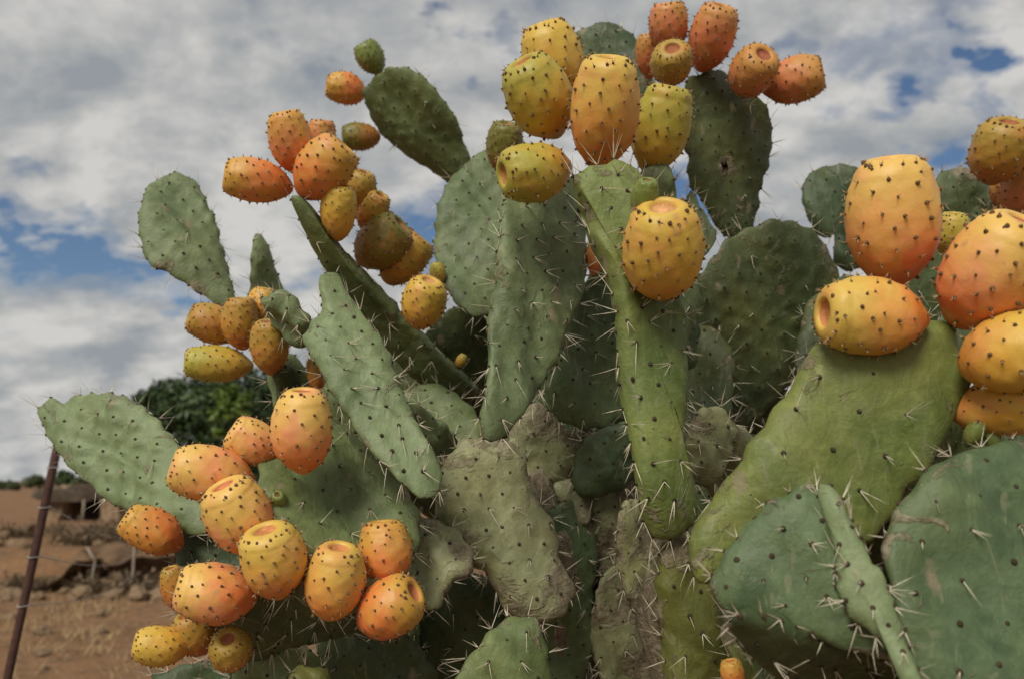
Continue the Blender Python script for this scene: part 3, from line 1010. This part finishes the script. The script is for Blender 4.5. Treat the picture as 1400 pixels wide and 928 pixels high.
def dry_brush(x, y, z, w_, h_, seed, label, group, n=150):
    rnd = random.Random(seed)
    v, f = [], []
    for i in range(n):
        a, r = rnd.uniform(0, 6.28), rnd.random() ** 0.5
        p0 = np.array([x + 0.35 * w_ * r * math.cos(a), y + 0.3 * w_ * r * math.sin(a), z - 0.02])
        d = np.array([math.cos(a) * rnd.uniform(0.1, 1.1), math.sin(a) * rnd.uniform(0.1, 1.1), rnd.uniform(0.25, 1.0)])
        ln = h_ * rnd.uniform(0.5, 1.15)
        mid_ = p0 + d * ln * 0.5 + np.array([rnd.gauss(0, .04), rnd.gauss(0, .04), 0]) * h_
        end = mid_ + (d + np.array([rnd.gauss(0, .5), rnd.gauss(0, .5), rnd.gauss(-.2, .4)])) * ln * 0.5
        vv, ff = tube([p0, mid_, end], [0.006, 0.004, 0.0015], 3)
        f += [tuple(q + len(v) for q in fc) for fc in ff]
        v += vv
        for q in range(3):
            c = mid_ + (end - mid_) * rnd.random()
            b = len(v)
            s_ = rnd.uniform(0.012, 0.03)
            v += [c + np.array([rnd.gauss(0, s_), rnd.gauss(0, s_), rnd.gauss(0, s_)]) for _ in range(3)]
            f.append((b, b + 1, b + 2))
    o = mesh_obj('dry_brush', v, f, M_TWIG, loc=(x, y, z), smooth=False)
    return tag(o, label, 'brush', group)


for k, (px, py, w_, h_) in enumerate([(20, 735, .5, .26), (75, 728, .45, .25), (110, 745, .5, .28), (150, 738, .55, .30), (190, 742, .5, .30), (225, 745, .5, .3), (45, 762, .4, .2), (140, 765, .4, .22), (205, 768, .4, .22), (175, 722, .6, .34), (250, 735, .5, .34)]):
    g = ground_at(px, py, 0.28)
    dry_brush(g[0], g[1], ground_z(g[0], g[1]), w_, h_, 70 + k, 'tangle of brown dry brush on the low earth bank', 'dry brush on the bank')
for k, (dx, w_, h_) in enumerate([(-0.7, 1.2, .28), (0.2, 1.3, .35), (0.95, 1.2, .45)]):
    dry_brush(x0 + dx, y0 + 0.2, zb + 0.68, w_, h_, 90 + k, 'dry brush heaped on the roof of the low stone shelter', 'dry brush on the shelter roof', 220)

# leaning rusty fence post and its wires
pt = at(78, 612, 1.75)
pb0 = at(10, 928, 1.62)
dirp = (pb0 - pt)
pb = pt + dirp * ((-0.12 - pt[2]) / dirp[2])
post = empty('fence_post', (pb[0], pb[1], 0.0))
WLOC[post.name] = np.array([pb[0], pb[1], 0.0])
tag(post, 'leaning rusty iron fence post with wire ties beside the cactus', 'fence post')
pt2 = pt - dirp * 0.06
v, f = tube([pb + (pt2 - pb) * s for s in np.linspace(0, 1, 14)], [0.0088] * 14, 8, 0.18, 4)
child('shaft', v, f, M_RUST, post, (pb[0], pb[1], 0))
WP = []
for (px, py) in [(60, 697), (43, 766), (25, 832), (72, 640)]:
    s = (py - 612) / (928 - 612.0)
    q = pt + dirp * s
    WP.append(q)
    v, f = [], []
    for h in (0.0,):
        ring = [q + np.array([math.cos(a) * 0.0110, math.sin(a) * 0.0110, h + 0.002 * math.sin(a)]) for a in np.linspace(0, 6.3, 13)]
        vv, ff = tube(ring, [0.0013] * 13, 5)
        f += [tuple(i + len(v) for i in fc) for fc in ff]
        v += vv
    child('wire_tie', v, f, M_WIRE, post, (pb[0], pb[1], 0))
# thin far posts of the same fence, and wires running to them
P2 = ground_at(178, 812)
P3 = ground_at(128, 806)
for (q, h, lean, lab) in [(P2, 0.62, 0.05, 'thin pale wooden stake standing before the earth bank'), (P3, 0.40, -0.10, 'short bent pale stake before the earth bank')]:
    z = ground_z(q[0], q[1])
    v, f = tube([(q[0], q[1], z - 0.1), (q[0] + lean * .2, q[1], z + h * .35), (q[0] + lean * .1, q[1], z + h * .7), (q[0] + lean, q[1], z + h)], [0.013, 0.012, 0.010, 0.008], 7, 0.3, 2)
    tag(mesh_obj('stake', v, f, M_WOOD, loc=(q[0], q[1], z)), lab, 'stake')
for i, q in enumerate(WP[:3]):
    e = np.array([P2[0], P2[1] - 0.02, ground_z(P2[0], P2[1]) + (0.52, 0.34, 0.16)[i]])
    path = []
    for s in np.linspace(0, 1, 15):
        p = q + np.array([0.012, 0, 0]) * (1 - s) + (e - q) * s
        p[2] -= 0.05 * s * (1 - s) * 4
        path.append(p)
    v, f = tube(path, [0.0016] * 15, 5)
    tag(mesh_obj('fence_wire', v, f, M_WIRE, loc=q), ['top', 'middle', 'bottom'][i] + ' strand of thin fence wire running back from the rusty post', 'wire')

# ------------------------------------------------------------------ the cactus
cb = np.array([0.06, 1.02, 0.0])
cactus = empty('prickly_pear_cactus', cb)
WLOC[cactus.name] = cb
tag(cactus, 'large prickly pear cactus with pale green pads and yellow orange fruits filling the front', 'cactus')
rb = np.array([0.42, 1.38, 0.0])
rear = empty('prickly_pear_cactus', rb)
WLOC[rear.name] = rb
tag(rear, 'shade-darkened green prickly pear cactus with orange red fruits standing behind the larger cactus', 'cactus')

A = cactus
# trunks and woody lower pads down to the ground
M_TRUNK = PM['woody']


def trunk(parent, path, rad, seed):
    P = [np.array(p) for p in path]
    # resample
    k = np.linspace(0, len(P) - 1, 22)
    Q = [np.array([np.interp(u, range(len(P)), [p[j] for p in P]) for j in range(3)]) for u in k]
    Rr = [np.interp(u, range(len(P)), rad) * (1 + 0.12 * math.sin(u * 4 + seed)) for u in k]
    v, f = tube(Q, Rr, 20, 0.35, seed)
    return child('trunk', v, f, M_TRUNK, parent, tuple(P[0]), attrs={'rim': [0.5] * len(v), 'cork': [0.3] * len(v)})


trunk(A, [cb - (0, 0, .05), cb + (-0.02, 0, .3), at(760, 960, 1.04), at(750, 800, 1.02), at(720, 640, 1.0)], [0.13, 0.11, 0.075, 0.05, 0.03], 1)
trunk(A, [cb + (0.08, -0.05, -.05), cb + (0.07, -0.15, .35), at(950, 990, 0.80), at(930, 830, 0.78), at(925, 750, 0.72)], [0.10, 0.09, 0.05, 0.035, 0.02], 2)
trunk(A, [cb + (-0.1, 0.02, -.05), cb + (-0.2, -0.06, .35), at(520, 980, 0.98), at(500, 860, 0.95), at(470, 760, 0.86)], [0.10, 0.09, 0.05, 0.035, 0.015], 3)
trunk(A, [cb + (0.16, -0.1, -.05), cb + (0.30, -0.28, .4), at(1290, 1080, 0.60), at(1300, 960, 0.56), at(1320, 850, 0.535)], [0.10, 0.09, 0.05, 0.028, 0.010], 4)
trunk(A, [cb + (0.02, 0.08, -.05), at(850, 1050, 1.14), at(850, 880, 1.12), at(830, 740, 1.10), at(800, 560, 1.10)], [0.12, 0.1, 0.07, 0.06, 0.04], 6)
trunk(rear, [rb - (0, 0, .05), rb + (0, 0, .4), at(1010, 760, 1.22), at(1000, 600, 1.16)], [0.12, 0.10, 0.06, 0.03], 5)

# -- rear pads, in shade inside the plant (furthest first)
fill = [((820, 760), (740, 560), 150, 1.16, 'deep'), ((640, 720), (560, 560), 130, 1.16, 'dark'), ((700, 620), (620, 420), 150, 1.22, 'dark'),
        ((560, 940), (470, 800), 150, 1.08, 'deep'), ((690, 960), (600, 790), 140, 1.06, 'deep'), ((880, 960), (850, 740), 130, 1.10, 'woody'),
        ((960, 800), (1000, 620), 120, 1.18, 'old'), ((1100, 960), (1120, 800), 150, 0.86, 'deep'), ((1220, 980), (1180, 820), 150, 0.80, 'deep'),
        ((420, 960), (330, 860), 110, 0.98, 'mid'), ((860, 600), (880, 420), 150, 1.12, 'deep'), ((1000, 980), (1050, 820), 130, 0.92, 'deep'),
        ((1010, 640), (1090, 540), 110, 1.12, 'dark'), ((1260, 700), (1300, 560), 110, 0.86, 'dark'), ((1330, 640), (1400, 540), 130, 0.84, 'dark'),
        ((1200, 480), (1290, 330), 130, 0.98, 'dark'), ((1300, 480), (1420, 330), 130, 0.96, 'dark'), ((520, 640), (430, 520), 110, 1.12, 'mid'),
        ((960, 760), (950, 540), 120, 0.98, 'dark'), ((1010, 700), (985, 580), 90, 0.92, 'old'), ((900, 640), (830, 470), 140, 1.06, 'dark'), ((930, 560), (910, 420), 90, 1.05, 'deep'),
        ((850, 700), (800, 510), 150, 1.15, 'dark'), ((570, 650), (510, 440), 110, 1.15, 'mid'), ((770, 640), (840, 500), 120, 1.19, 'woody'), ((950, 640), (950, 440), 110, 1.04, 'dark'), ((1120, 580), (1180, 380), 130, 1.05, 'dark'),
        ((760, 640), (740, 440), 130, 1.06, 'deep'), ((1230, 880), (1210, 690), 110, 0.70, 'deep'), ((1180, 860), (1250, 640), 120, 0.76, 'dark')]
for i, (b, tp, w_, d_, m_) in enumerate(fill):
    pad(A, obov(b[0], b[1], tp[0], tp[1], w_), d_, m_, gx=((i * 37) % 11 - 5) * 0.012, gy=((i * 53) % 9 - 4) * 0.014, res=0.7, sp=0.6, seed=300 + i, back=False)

# -- rear cactus (right, behind)
B = rear
pad(B, [(945, 400), (962, 366), (1000, 325), (1050, 302), (1092, 306), (1125, 330), (1145, 372), (1140, 420), (1105, 490), (1060, 545), (1015, 595), (978, 615), (955, 565), (942, 490)],
    1.08, 'dark', gx=0.02, gy=0.015, T=0.022, sp=0.25, spac=0.034, bump=0.003)
pad(B, [(938, 112), (960, 99), (992, 98), (1030, 128), (1050, 150), (1058, 185), (1052, 225), (1038, 255), (1036, 290), (1020, 322), (1000, 328), (984, 315), (965, 282), (943, 252), (940, 218), (934, 200), (936, 150)],
    1.10, 'dark', gx=0.03, gy=0.01, T=0.016, sp=0.2, fold=0.0012, hole=(988, 229, 9), cork=[(990, 150, 14, .5), (1005, 285, 16, .5), (1040, 200, 10, .4)],
    label='shade-darkened green pad with a small hole through it')
pad(B, [(1097, 268), (1104, 240), (1130, 227), (1165, 229), (1182, 248), (1172, 282), (1146, 316), (1126, 323), (1106, 303)], 1.3, 'deep', sp=0.2, T=0.018, gy=-0.03)
pad(B, [(1268, 262), (1285, 238), (1322, 229), (1342, 243), (1362, 272), (1345, 312), (1300, 325), (1275, 296)], 1.15, 'deep', sp=0.3, cork=[(1325, 232, 16, .9)])
pad(B, [(1138, 350), (1150, 300), (1170, 280), (1200, 300), (1195, 350), (1160, 372)], 1.2, 'deep', sp=0.3)
pad(B, [(1340, 300), (1370, 270), (1410, 260), (1440, 300), (1420, 370), (1370, 380)], 1.12, 'dark', sp=0.3)
pad(A, [(778, 58), (793, 41), (825, 34), (860, 41), (878, 66), (892, 115), (884, 165), (840, 175), (800, 120)], 1.18, 'deep', gy=-0.02, sp=0.5)

# -- left side
pad(A, [(232, 239), (205, 252), (193, 280), (190, 318), (204, 358), (228, 373), (258, 390), (285, 408), (304, 420), (318, 417), (320, 400), (308, 350), (294, 302), (272, 258), (250, 242)],
    1.12, 'glauc', gx=0.05, gy=-0.06, T=0.020, sp=0.35, spac=0.030, bump=0.0034, cork=[(225, 368, 14, .45), (262, 395, 12, .4)])
pad(A, [(350, 318), (344, 345), (343, 400), (345, 440), (385, 450), (388, 410), (376, 360), (362, 326)], 1.22, 'light', gx=0.12, T=0.016, sp=0.3)
pad(A, [(60, 572), (62, 557), (74, 545), (88, 551), (108, 540), (150, 539), (190, 551), (216, 575), (242, 603), (264, 642), (284, 690), (290, 722), (272, 733), (235, 725), (190, 706), (148, 684), (110, 650), (78, 610)],
    0.98, 'light', gx=-0.03, gy=-0.045, T=0.018, sp=0.35, spac=0.030, bump=0.0046, bend=0.10)
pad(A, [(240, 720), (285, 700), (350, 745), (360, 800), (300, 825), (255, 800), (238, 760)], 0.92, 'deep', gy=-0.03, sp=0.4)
pad(A, [(365, 500), (400, 485), (425, 520), (450, 590), (430, 620), (395, 590), (372, 545)], 0.98, 'light', gx=0.03, sp=0.5)
pad(A, [(540, 545), (590, 524), (640, 552), (662, 598), (625, 640), (590, 632), (560, 600)], 1.0, 'mid', gy=-0.05, sp=0.4)
pad(A, [(548, 560), (568, 550), (600, 575), (628, 606), (622, 624), (600, 632), (572, 605)], 0.93, 'light', gx=0.10, gy=0.03, sp=0.5)
pad(A, [(500, 140), (501, 118), (520, 99), (546, 92), (572, 100), (606, 135), (626, 170), (637, 203), (645, 222), (640, 245), (612, 249), (598, 242), (560, 216), (526, 191), (508, 166)],
    1.28, 'mid', gx=-0.03, gy=0.07, T=0.02, sp=0.15, rimsp=0.5)
pad(A, [(594, 320), (600, 280), (615, 248), (640, 222), (668, 206), (705, 200), (730, 235), (730, 320), (700, 400), (668, 430), (645, 433), (620, 416), (603, 386), (595, 350)],
    1.14, 'glauc', gx=0.02, gy=-0.06, T=0.022, sp=0.35, bump=0.0034, spac=0.030, lump=0.006)
# dark arm seen on edge
pad(A, [(398, 268), (420, 276), (452, 322), (500, 372), (548, 424), (602, 478), (655, 530), (662, 556), (640, 572), (596, 545), (540, 492), (490, 430), (448, 374), (415, 315)],
    1.0, 'mid', gx=0.015, gy=0.05, T=0.030, sp=0.35, spac=0.028, bump=0.002, cork=[(655, 540, 25, .5)])
# pale pad leaning across it
pad(A, [(436, 384), (446, 374), (462, 374), (482, 410), (510, 448), (534, 488), (552, 540), (576, 590), (602, 640), (604, 662), (590, 682), (562, 672), (520, 632), (472, 566), (436, 505), (416, 462), (424, 440), (440, 420)],
    0.84, 'light', gx=0.02, gy=-0.05, T=0.020, spac=0.024, spl=0.0165, bump=0.002, fold=0.0009, sp=1.0)
pad(A, [(360, 412), (374, 400), (396, 408), (424, 438), (432, 462), (414, 472), (394, 456), (372, 436)], 0.90, 'light', gx=-0.05, gy=0.08, spac=0.024, spl=0.014)
pad(A, [(380, 520), (372, 500), (385, 495), (410, 540), (420, 580), (400, 590)], 0.97, 'deep', gx=0.2)

# -- centre
pad(A, [(690, 275), (715, 254), (760, 240), (793, 250), (803, 290), (803, 364), (794, 405), (773, 461), (753, 508), (709, 572), (684, 600), (664, 598), (656, 572), (667, 500), (670, 453), (677, 364), (681, 312)],
    0.86, 'glauc', gx=0.05, gy=-0.03, T=0.020, spac=0.026, fold=0.0022, spl=0.018, sp=1.0, bump=0.002)
pad(A, [(795, 395), (825, 358), (850, 400), (860, 470), (862, 560), (815, 585), (765, 575), (745, 540), (760, 482), (782, 430)], 0.98, 'blue', gx=0.03, sp=0.5)
pad(A, [(872, 250), (888, 228), (908, 226), (918, 250), (922, 300), (912, 360), (885, 360), (872, 300)], 0.86, 'glauc', gx=0.05, sp=0.6, spac=0.026)
pad(A, [(918, 300), (932, 278), (946, 264), (962, 284), (980, 314), (968, 338), (952, 364), (950, 440), (930, 480), (905, 430), (905, 350)], 0.90, 'glauc', gx=0.05, sp=0.5, spac=0.03)
pad(A, [(785, 240), (803, 280), (806, 315), (824, 355), (834, 395), (844, 455), (849, 530), (860, 600), (868, 660), (880, 712), (898, 738), (925, 734), (946, 716), (952, 692), (934, 660), (930, 610), (937, 530), (940, 470), (934, 420), (905, 330), (880, 255), (862, 226), (820, 226)],
    0.70, 'bright', gx=0.015, gy=-0.012, T=0.030, spac=0.023, spl=0.019, fold=0.0, sp=0.85, bump=0.0012, lump=0.005, center=(868, 420), cork=[(905, 700, 35, .16), (942, 690, 12, .6)], rimsp=1.0)
# corky old pads at the heart
pad(A, [(690, 605), (712, 566), (736, 548), (766, 580), (797, 600), (795, 640), (762, 664), (725, 660), (702, 630)], 1.0, 'old', gx=0.02, T=0.026, sp=0.2,
    cork=[(745, 575, 28, .5), (780, 600, 18, .6)], label='pale corky old pad')
pad(A, [(795, 602), (820, 586), (870, 578), (880, 640), (840, 672), (800, 682), (783, 655)], 0.98, 'deep', gx=0.02, sp=0.4)
pad(A, [(598, 650), (620, 612), (642, 599), (690, 602), (715, 615), (723, 650), (737, 686), (759, 722), (768, 770), (786, 800), (780, 828), (760, 846), (720, 848), (692, 836), (672, 795), (648, 775), (616, 770), (600, 724), (595, 684)],
    0.90, 'old', gx=0.015, gy=-0.02, T=0.028, sp=0.35, spac=0.027, center=(688, 720), cork=[(776, 790, 26, 1.0), (620, 750, 26, .45), (700, 805, 22, .3), (640, 735, 18, .4)],
    label='pale yellowish old pad with a brown corky wound')
pad(A, [(563, 716), (585, 706), (620, 722), (648, 755), (645, 782), (612, 804), (600, 832), (576, 830), (562, 792), (558, 750)], 0.85, 'old', gx=-0.02, gy=-0.05, T=0.022, sp=0.5,
    cork=[(630, 770, 20, .5), (590, 740, 20, .3)], label='pale cracked old pad')
pad(A, [(752, 700), (790, 685), (815, 735), (812, 820), (806, 900), (785, 960), (735, 960), (730, 860), (750, 780)], 0.98, 'blue', gx=0.04, sp=0.3)
pad(A, [(805, 700), (825, 672), (858, 680), (872, 730), (860, 790), (825, 790)], 1.02, 'old', gx=0.05, sp=0.2, cork=[(830, 740, 22, .7), (850, 770, 18, .6)], label='withered pale pad with brown rot')
pad(A, [(740, 668), (770, 652), (800, 672), (806, 710), (780, 735), (750, 715)], 1.0, 'old', gx=-0.04, sp=0.2, cork=[(790, 700, 14, .6)])
pad(A, [(815, 800), (850, 770), (890, 790), (900, 860), (890, 940), (840, 960), (812, 900)], 1.0, 'old', gx=0.05, sp=0.3, cork=[(850, 830, 24, .7), (870, 900, 24, .6)])
pad(A, [(845, 700), (880, 680), (905, 720), (905, 800), (880, 850), (850, 800)], 0.95, 'old', cork=[(880, 740, 24, .7), (870, 800, 20, .6)], gx=0.06, sp=0.3)
pad(A, [(940, 600), (960, 560), (990, 560), (1005, 600), (985, 650), (955, 660)], 0.88, 'old', gx=0.04, sp=0.3, cork=[(970, 600, 18, .4)])
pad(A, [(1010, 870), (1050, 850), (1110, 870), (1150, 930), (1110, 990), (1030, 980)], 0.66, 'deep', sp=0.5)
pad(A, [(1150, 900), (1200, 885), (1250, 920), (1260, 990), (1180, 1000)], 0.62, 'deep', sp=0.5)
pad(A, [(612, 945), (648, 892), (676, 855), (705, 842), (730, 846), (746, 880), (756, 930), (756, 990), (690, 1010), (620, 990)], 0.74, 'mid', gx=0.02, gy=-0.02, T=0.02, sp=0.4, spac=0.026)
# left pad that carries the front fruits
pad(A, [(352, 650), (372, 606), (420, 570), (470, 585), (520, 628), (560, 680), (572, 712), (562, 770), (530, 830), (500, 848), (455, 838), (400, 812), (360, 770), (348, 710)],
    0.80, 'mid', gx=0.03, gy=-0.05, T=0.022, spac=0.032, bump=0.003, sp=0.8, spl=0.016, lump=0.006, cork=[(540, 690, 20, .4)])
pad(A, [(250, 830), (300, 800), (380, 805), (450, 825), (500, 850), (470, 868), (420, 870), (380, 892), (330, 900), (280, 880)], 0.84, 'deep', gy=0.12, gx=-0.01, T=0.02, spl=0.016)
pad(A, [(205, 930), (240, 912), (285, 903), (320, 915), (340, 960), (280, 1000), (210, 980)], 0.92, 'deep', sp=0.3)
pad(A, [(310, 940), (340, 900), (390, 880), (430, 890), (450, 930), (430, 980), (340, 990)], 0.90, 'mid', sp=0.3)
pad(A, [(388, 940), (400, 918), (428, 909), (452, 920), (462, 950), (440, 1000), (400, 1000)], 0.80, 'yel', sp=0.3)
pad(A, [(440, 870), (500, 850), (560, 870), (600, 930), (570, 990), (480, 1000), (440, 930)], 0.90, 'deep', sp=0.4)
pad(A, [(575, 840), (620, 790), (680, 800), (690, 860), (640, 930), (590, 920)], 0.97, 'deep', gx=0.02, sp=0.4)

# -- right
pad(A, [(905, 745), (930, 730), (952, 740), (968, 790), (985, 835), (1005, 880), (1016, 930), (1020, 1000), (925, 1000), (908, 890), (897, 810)], 0.70, 'yel', gx=0.02, T=0.040, spac=0.026, sp=0.5, spl=0.0155, rimsp=1.0,
    cork=[(930, 755, 25, .6), (965, 800, 16, .6)])
pad(A, [(985, 862), (1005, 855), (1030, 890), (1052, 930), (1062, 980), (1030, 1000), (1008, 940)], 0.66, 'yel', T=0.024, sp=0.5, spl=0.016, cork=[(1000, 865, 16, .6)])
pad(A, [(1122, 462), (1150, 452), (1200, 446), (1250, 440), (1290, 441), (1316, 478), (1326, 520), (1310, 565), (1278, 622), (1240, 680), (1190, 735), (1100, 765), (1020, 775), (965, 795), (942, 768), (946, 722), (985, 668), (1022, 608), (1062, 556), (1096, 500)],
    0.615, 'bright', gx=-0.006, gy=-0.012, T=0.030, spac=0.040, spl=0.016, sp=0.8, bump=0.0016, lump=0.005, fold=0.0008, center=(1130, 620), cork=[(985, 745, 35, .22), (1060, 600, 16, .3), (1105, 500, 12, .35), (1090, 640, 10, .3)],
    label='broad fresh green pad with brown scar streaks')
pad(A, [(974, 800), (984, 762), (1010, 730), (1048, 692), (1080, 668), (1108, 660), (1130, 672), (1140, 700), (1160, 760), (1190, 820), (1215, 870), (1232, 905), (1200, 900), (1150, 884), (1080, 864), (1020, 846), (985, 826)],
    0.535, 'blue', gx=-0.01, gy=-0.012, T=0.022, spac=0.024, spl=0.010, sp=0.8, bump=0.001, lump=0.002, center=(1090, 790), cork=[(1128, 740, 7, .7), (1140, 790, 7, .8), (990, 830, 14, .5)],
    label='blue green pad with its rim bitten and cracked')
pad(A, [(1000, 848), (1080, 862), (1150, 878), (1245, 912), (1240, 940), (1130, 935), (1030, 890)], 0.56, 'deep', gy=0.15, T=0.02, spl=0.012)
pad(A, [(1118, 676), (1134, 664), (1150, 680), (1166, 714), (1190, 762), (1216, 808), (1230, 845), (1240, 880), (1256, 915), (1262, 950), (1244, 955), (1226, 915), (1206, 878), (1176, 852), (1152, 824), (1144, 785), (1136, 735)],
    0.505, 'light', gx=-0.02, gy=-0.015, T=0.016, spac=0.017, spl=0.0145, sp=1.0, rimsp=1.0, bump=0.001, lump=0.001, center=(1180, 800), cork=[(1140, 745, 8, .7), (1146, 800, 8, .8), (1165, 838, 8, .6)],
    label='narrow spiny pad seen nearly edge on')
pad(A, [(1210, 760), (1222, 702), (1250, 660), (1282, 634), (1330, 612), (1400, 604), (1455, 622), (1500, 700), (1500, 850), (1450, 950), (1350, 990), (1272, 965), (1240, 900), (1220, 835)],
    0.53, 'blue', gx=0.006, gy=-0.02, T=0.024, spac=0.034, spl=0.0125, sp=0.8, bump=0.0016, lump=0.003,
    cork=[(1240, 690, 10, .9), (1290, 675, 12, .6), (1345, 750, 9, .6), (1330, 810, 8, .6), (1230, 735, 9, .6)], label='broad dark blue green pad with scratched scars')

# -- fruits: top centre
FA = lambda *a, **k: fruit(A, *a, **k)
FB = lambda *a, **k: fruit(B, *a, **k)
FA(757, 88, 86, 112, 108, 0.90, 'ye', 6)
FA(739, 137, 90, 118, 118, 0.84, 'yg', 16)
FA(825, 159, 95, 156, 86, 0.80, 'yo', 12)
FA(902, 180, 76, 122, 78, 0.86, 'yg', 2)
FA(734, 233, 78, 104, 187, 0.82, 'yg', 24)
FA(689, 203, 50, 70, 82, 1.02, 'ol', 14)
FA(905, 347, 108, 148, 90, 0.668, 'ye', 32)
FA(882, 275, 36, 62, 84, 0.66, 'gr', 20, n_ar=24, label='small unripe green fruit with a dried flower end')
FA(814, 350, 26, 54, 85, 0.92, 'po', 5)
# upper left arm
FA(399, 196, 57, 86, 100, 0.93, 'or', 4)
FA(440, 195, 42, 60, 85, 0.97, 'rd', 0)
FA(354, 249, 60, 92, 168, 0.93, 'or', 2)
FA(441, 234, 74, 94, 48, 0.92, 'or', 6)
FA(464, 292, 48, 78, 84, 0.93, 'ye', 12)
FA(490, 262, 44, 58, 70, 1.0, 'do', 15)
FA(508, 290, 42, 58, 60, 1.0, 'do', 20)
FA(520, 334, 68, 84, 42, 1.0, 'ol', 16)
FA(552, 356, 62, 80, 50, 1.02, 'do', 4)
FA(578, 416, 60, 76, 74, 0.96, 'ye', 26)
FA(597, 376, 22, 34, 90, 1.08, 'yg', 0)
FA(508, 80, 37, 46, 118, 1.28, 'gr', 0, label='small unripe green fruit')
FA(473, 123, 43, 54, 168, 1.28, 'or', 5)
FA(494, 187, 38, 52, 178, 1.28, 'ol', 5)
# left middle
FA(294, 444, 54, 72, 160, 1.0, 'do', 8)
FA(331, 443, 50, 72, 92, 0.97, 'do', 8)
FA(358, 420, 42, 54, 80, 1.0, 'ye', 4)
FA(300, 497, 51, 90, 176, 0.97, 'yg', 4)
FA(369, 476, 52, 78, 94, 0.93, 'do', 16)
FA(432, 512, 28, 46, 95, 0.95, 'do', 5)
FA(630, 493, 14, 20, 60, 1.05, 'yg', 5, n_ar=20)
# left front
FA(350, 606, 60, 78, 150, 0.82, 'po', 4)
FA(415, 590, 83, 118, 92, 0.77, 'po', 15)
FA(293, 650, 74, 116, 166, 0.79, 'po', 4)
FA(330, 708, 88, 112, 122, 0.76, 'po', 20)
FA(297, 810, 80, 108, 172, 0.76, 'po', 4)
FA(373, 770, 88, 106, 108, 0.73, 'yo', 26)
FA(525, 757, 74, 90, 96, 0.78, 'or', 8)
FA(457, 796, 82, 106, 86, 0.74, 'yo', 26)
FA(529, 832, 80, 98, 32, 0.75, 'or', 28)
FA(240, 805, 38, 64, 110, 0.83, 'do', 20)
FA(210, 727, 58, 88, 152, 0.88, 'or', 0)
FA(266, 866, 50, 68, 122, 0.82, 'do', 30)
FA(222, 882, 52, 74, 178, 0.80, 'ye', 4)
FA(315, 889, 56, 62, 110, 0.78, 'do', 58)
FA(380, 682, 22, 26, 100, 0.772, 'gr', 60, n_ar=14, label='tiny green bud')
# top right (rear cactus)
FB(914, 40, 54, 68, 96, 1.06, 'rd', 2)
FB(972, 54, 62, 90, 76, 1.05, 'rd', 10)
FB(887, 78, 36, 60, 96, 1.1, 'rd', 5)
FB(920, 90, 56, 62, 95, 1.0, 'do', 42)
FB(1027, 101, 62, 72, 60, 1.03, 'rd', 36)
FB(1083, 112, 62, 82, 16, 1.06, 'rd', 0)
FB(1366, 210, 74, 92, 80, 1.02, 'do', 20)
FB(1398, 262, 60, 80, 70, 1.06, 'rd', 10)
FB(1375, 262, 40, 50, 90, 1.10, 'rd', 10)
# right front
FA(1300, 320, 46, 58, 86, 0.80, 'yg', 12)
FA(1220, 305, 118, 178, 94, 0.645, 'po', 10)
FA(1197, 433, 104, 150, 176, 0.605, 'yo', 28)
FA(1352, 376, 124, 170, 62, 0.60, 'po', 14)
FA(1372, 556, 80, 130, 10, 0.60, 'ye', 0)
FA(1386, 482, 108, 140, 20, 0.575, 'ye', 2)
FA(1003, 922, 32, 40, 100, 0.62, 'or', 20, n_ar=30)
FA(1332, 592, 24, 44, 60, 0.60, 'gr', 10, n_ar=26, label='small green bud below the yellow fruits')
FA(1356, 600, 20, 38, 100, 0.60, 'gr', 10, n_ar=22, label='slim green bud below the yellow fruits')
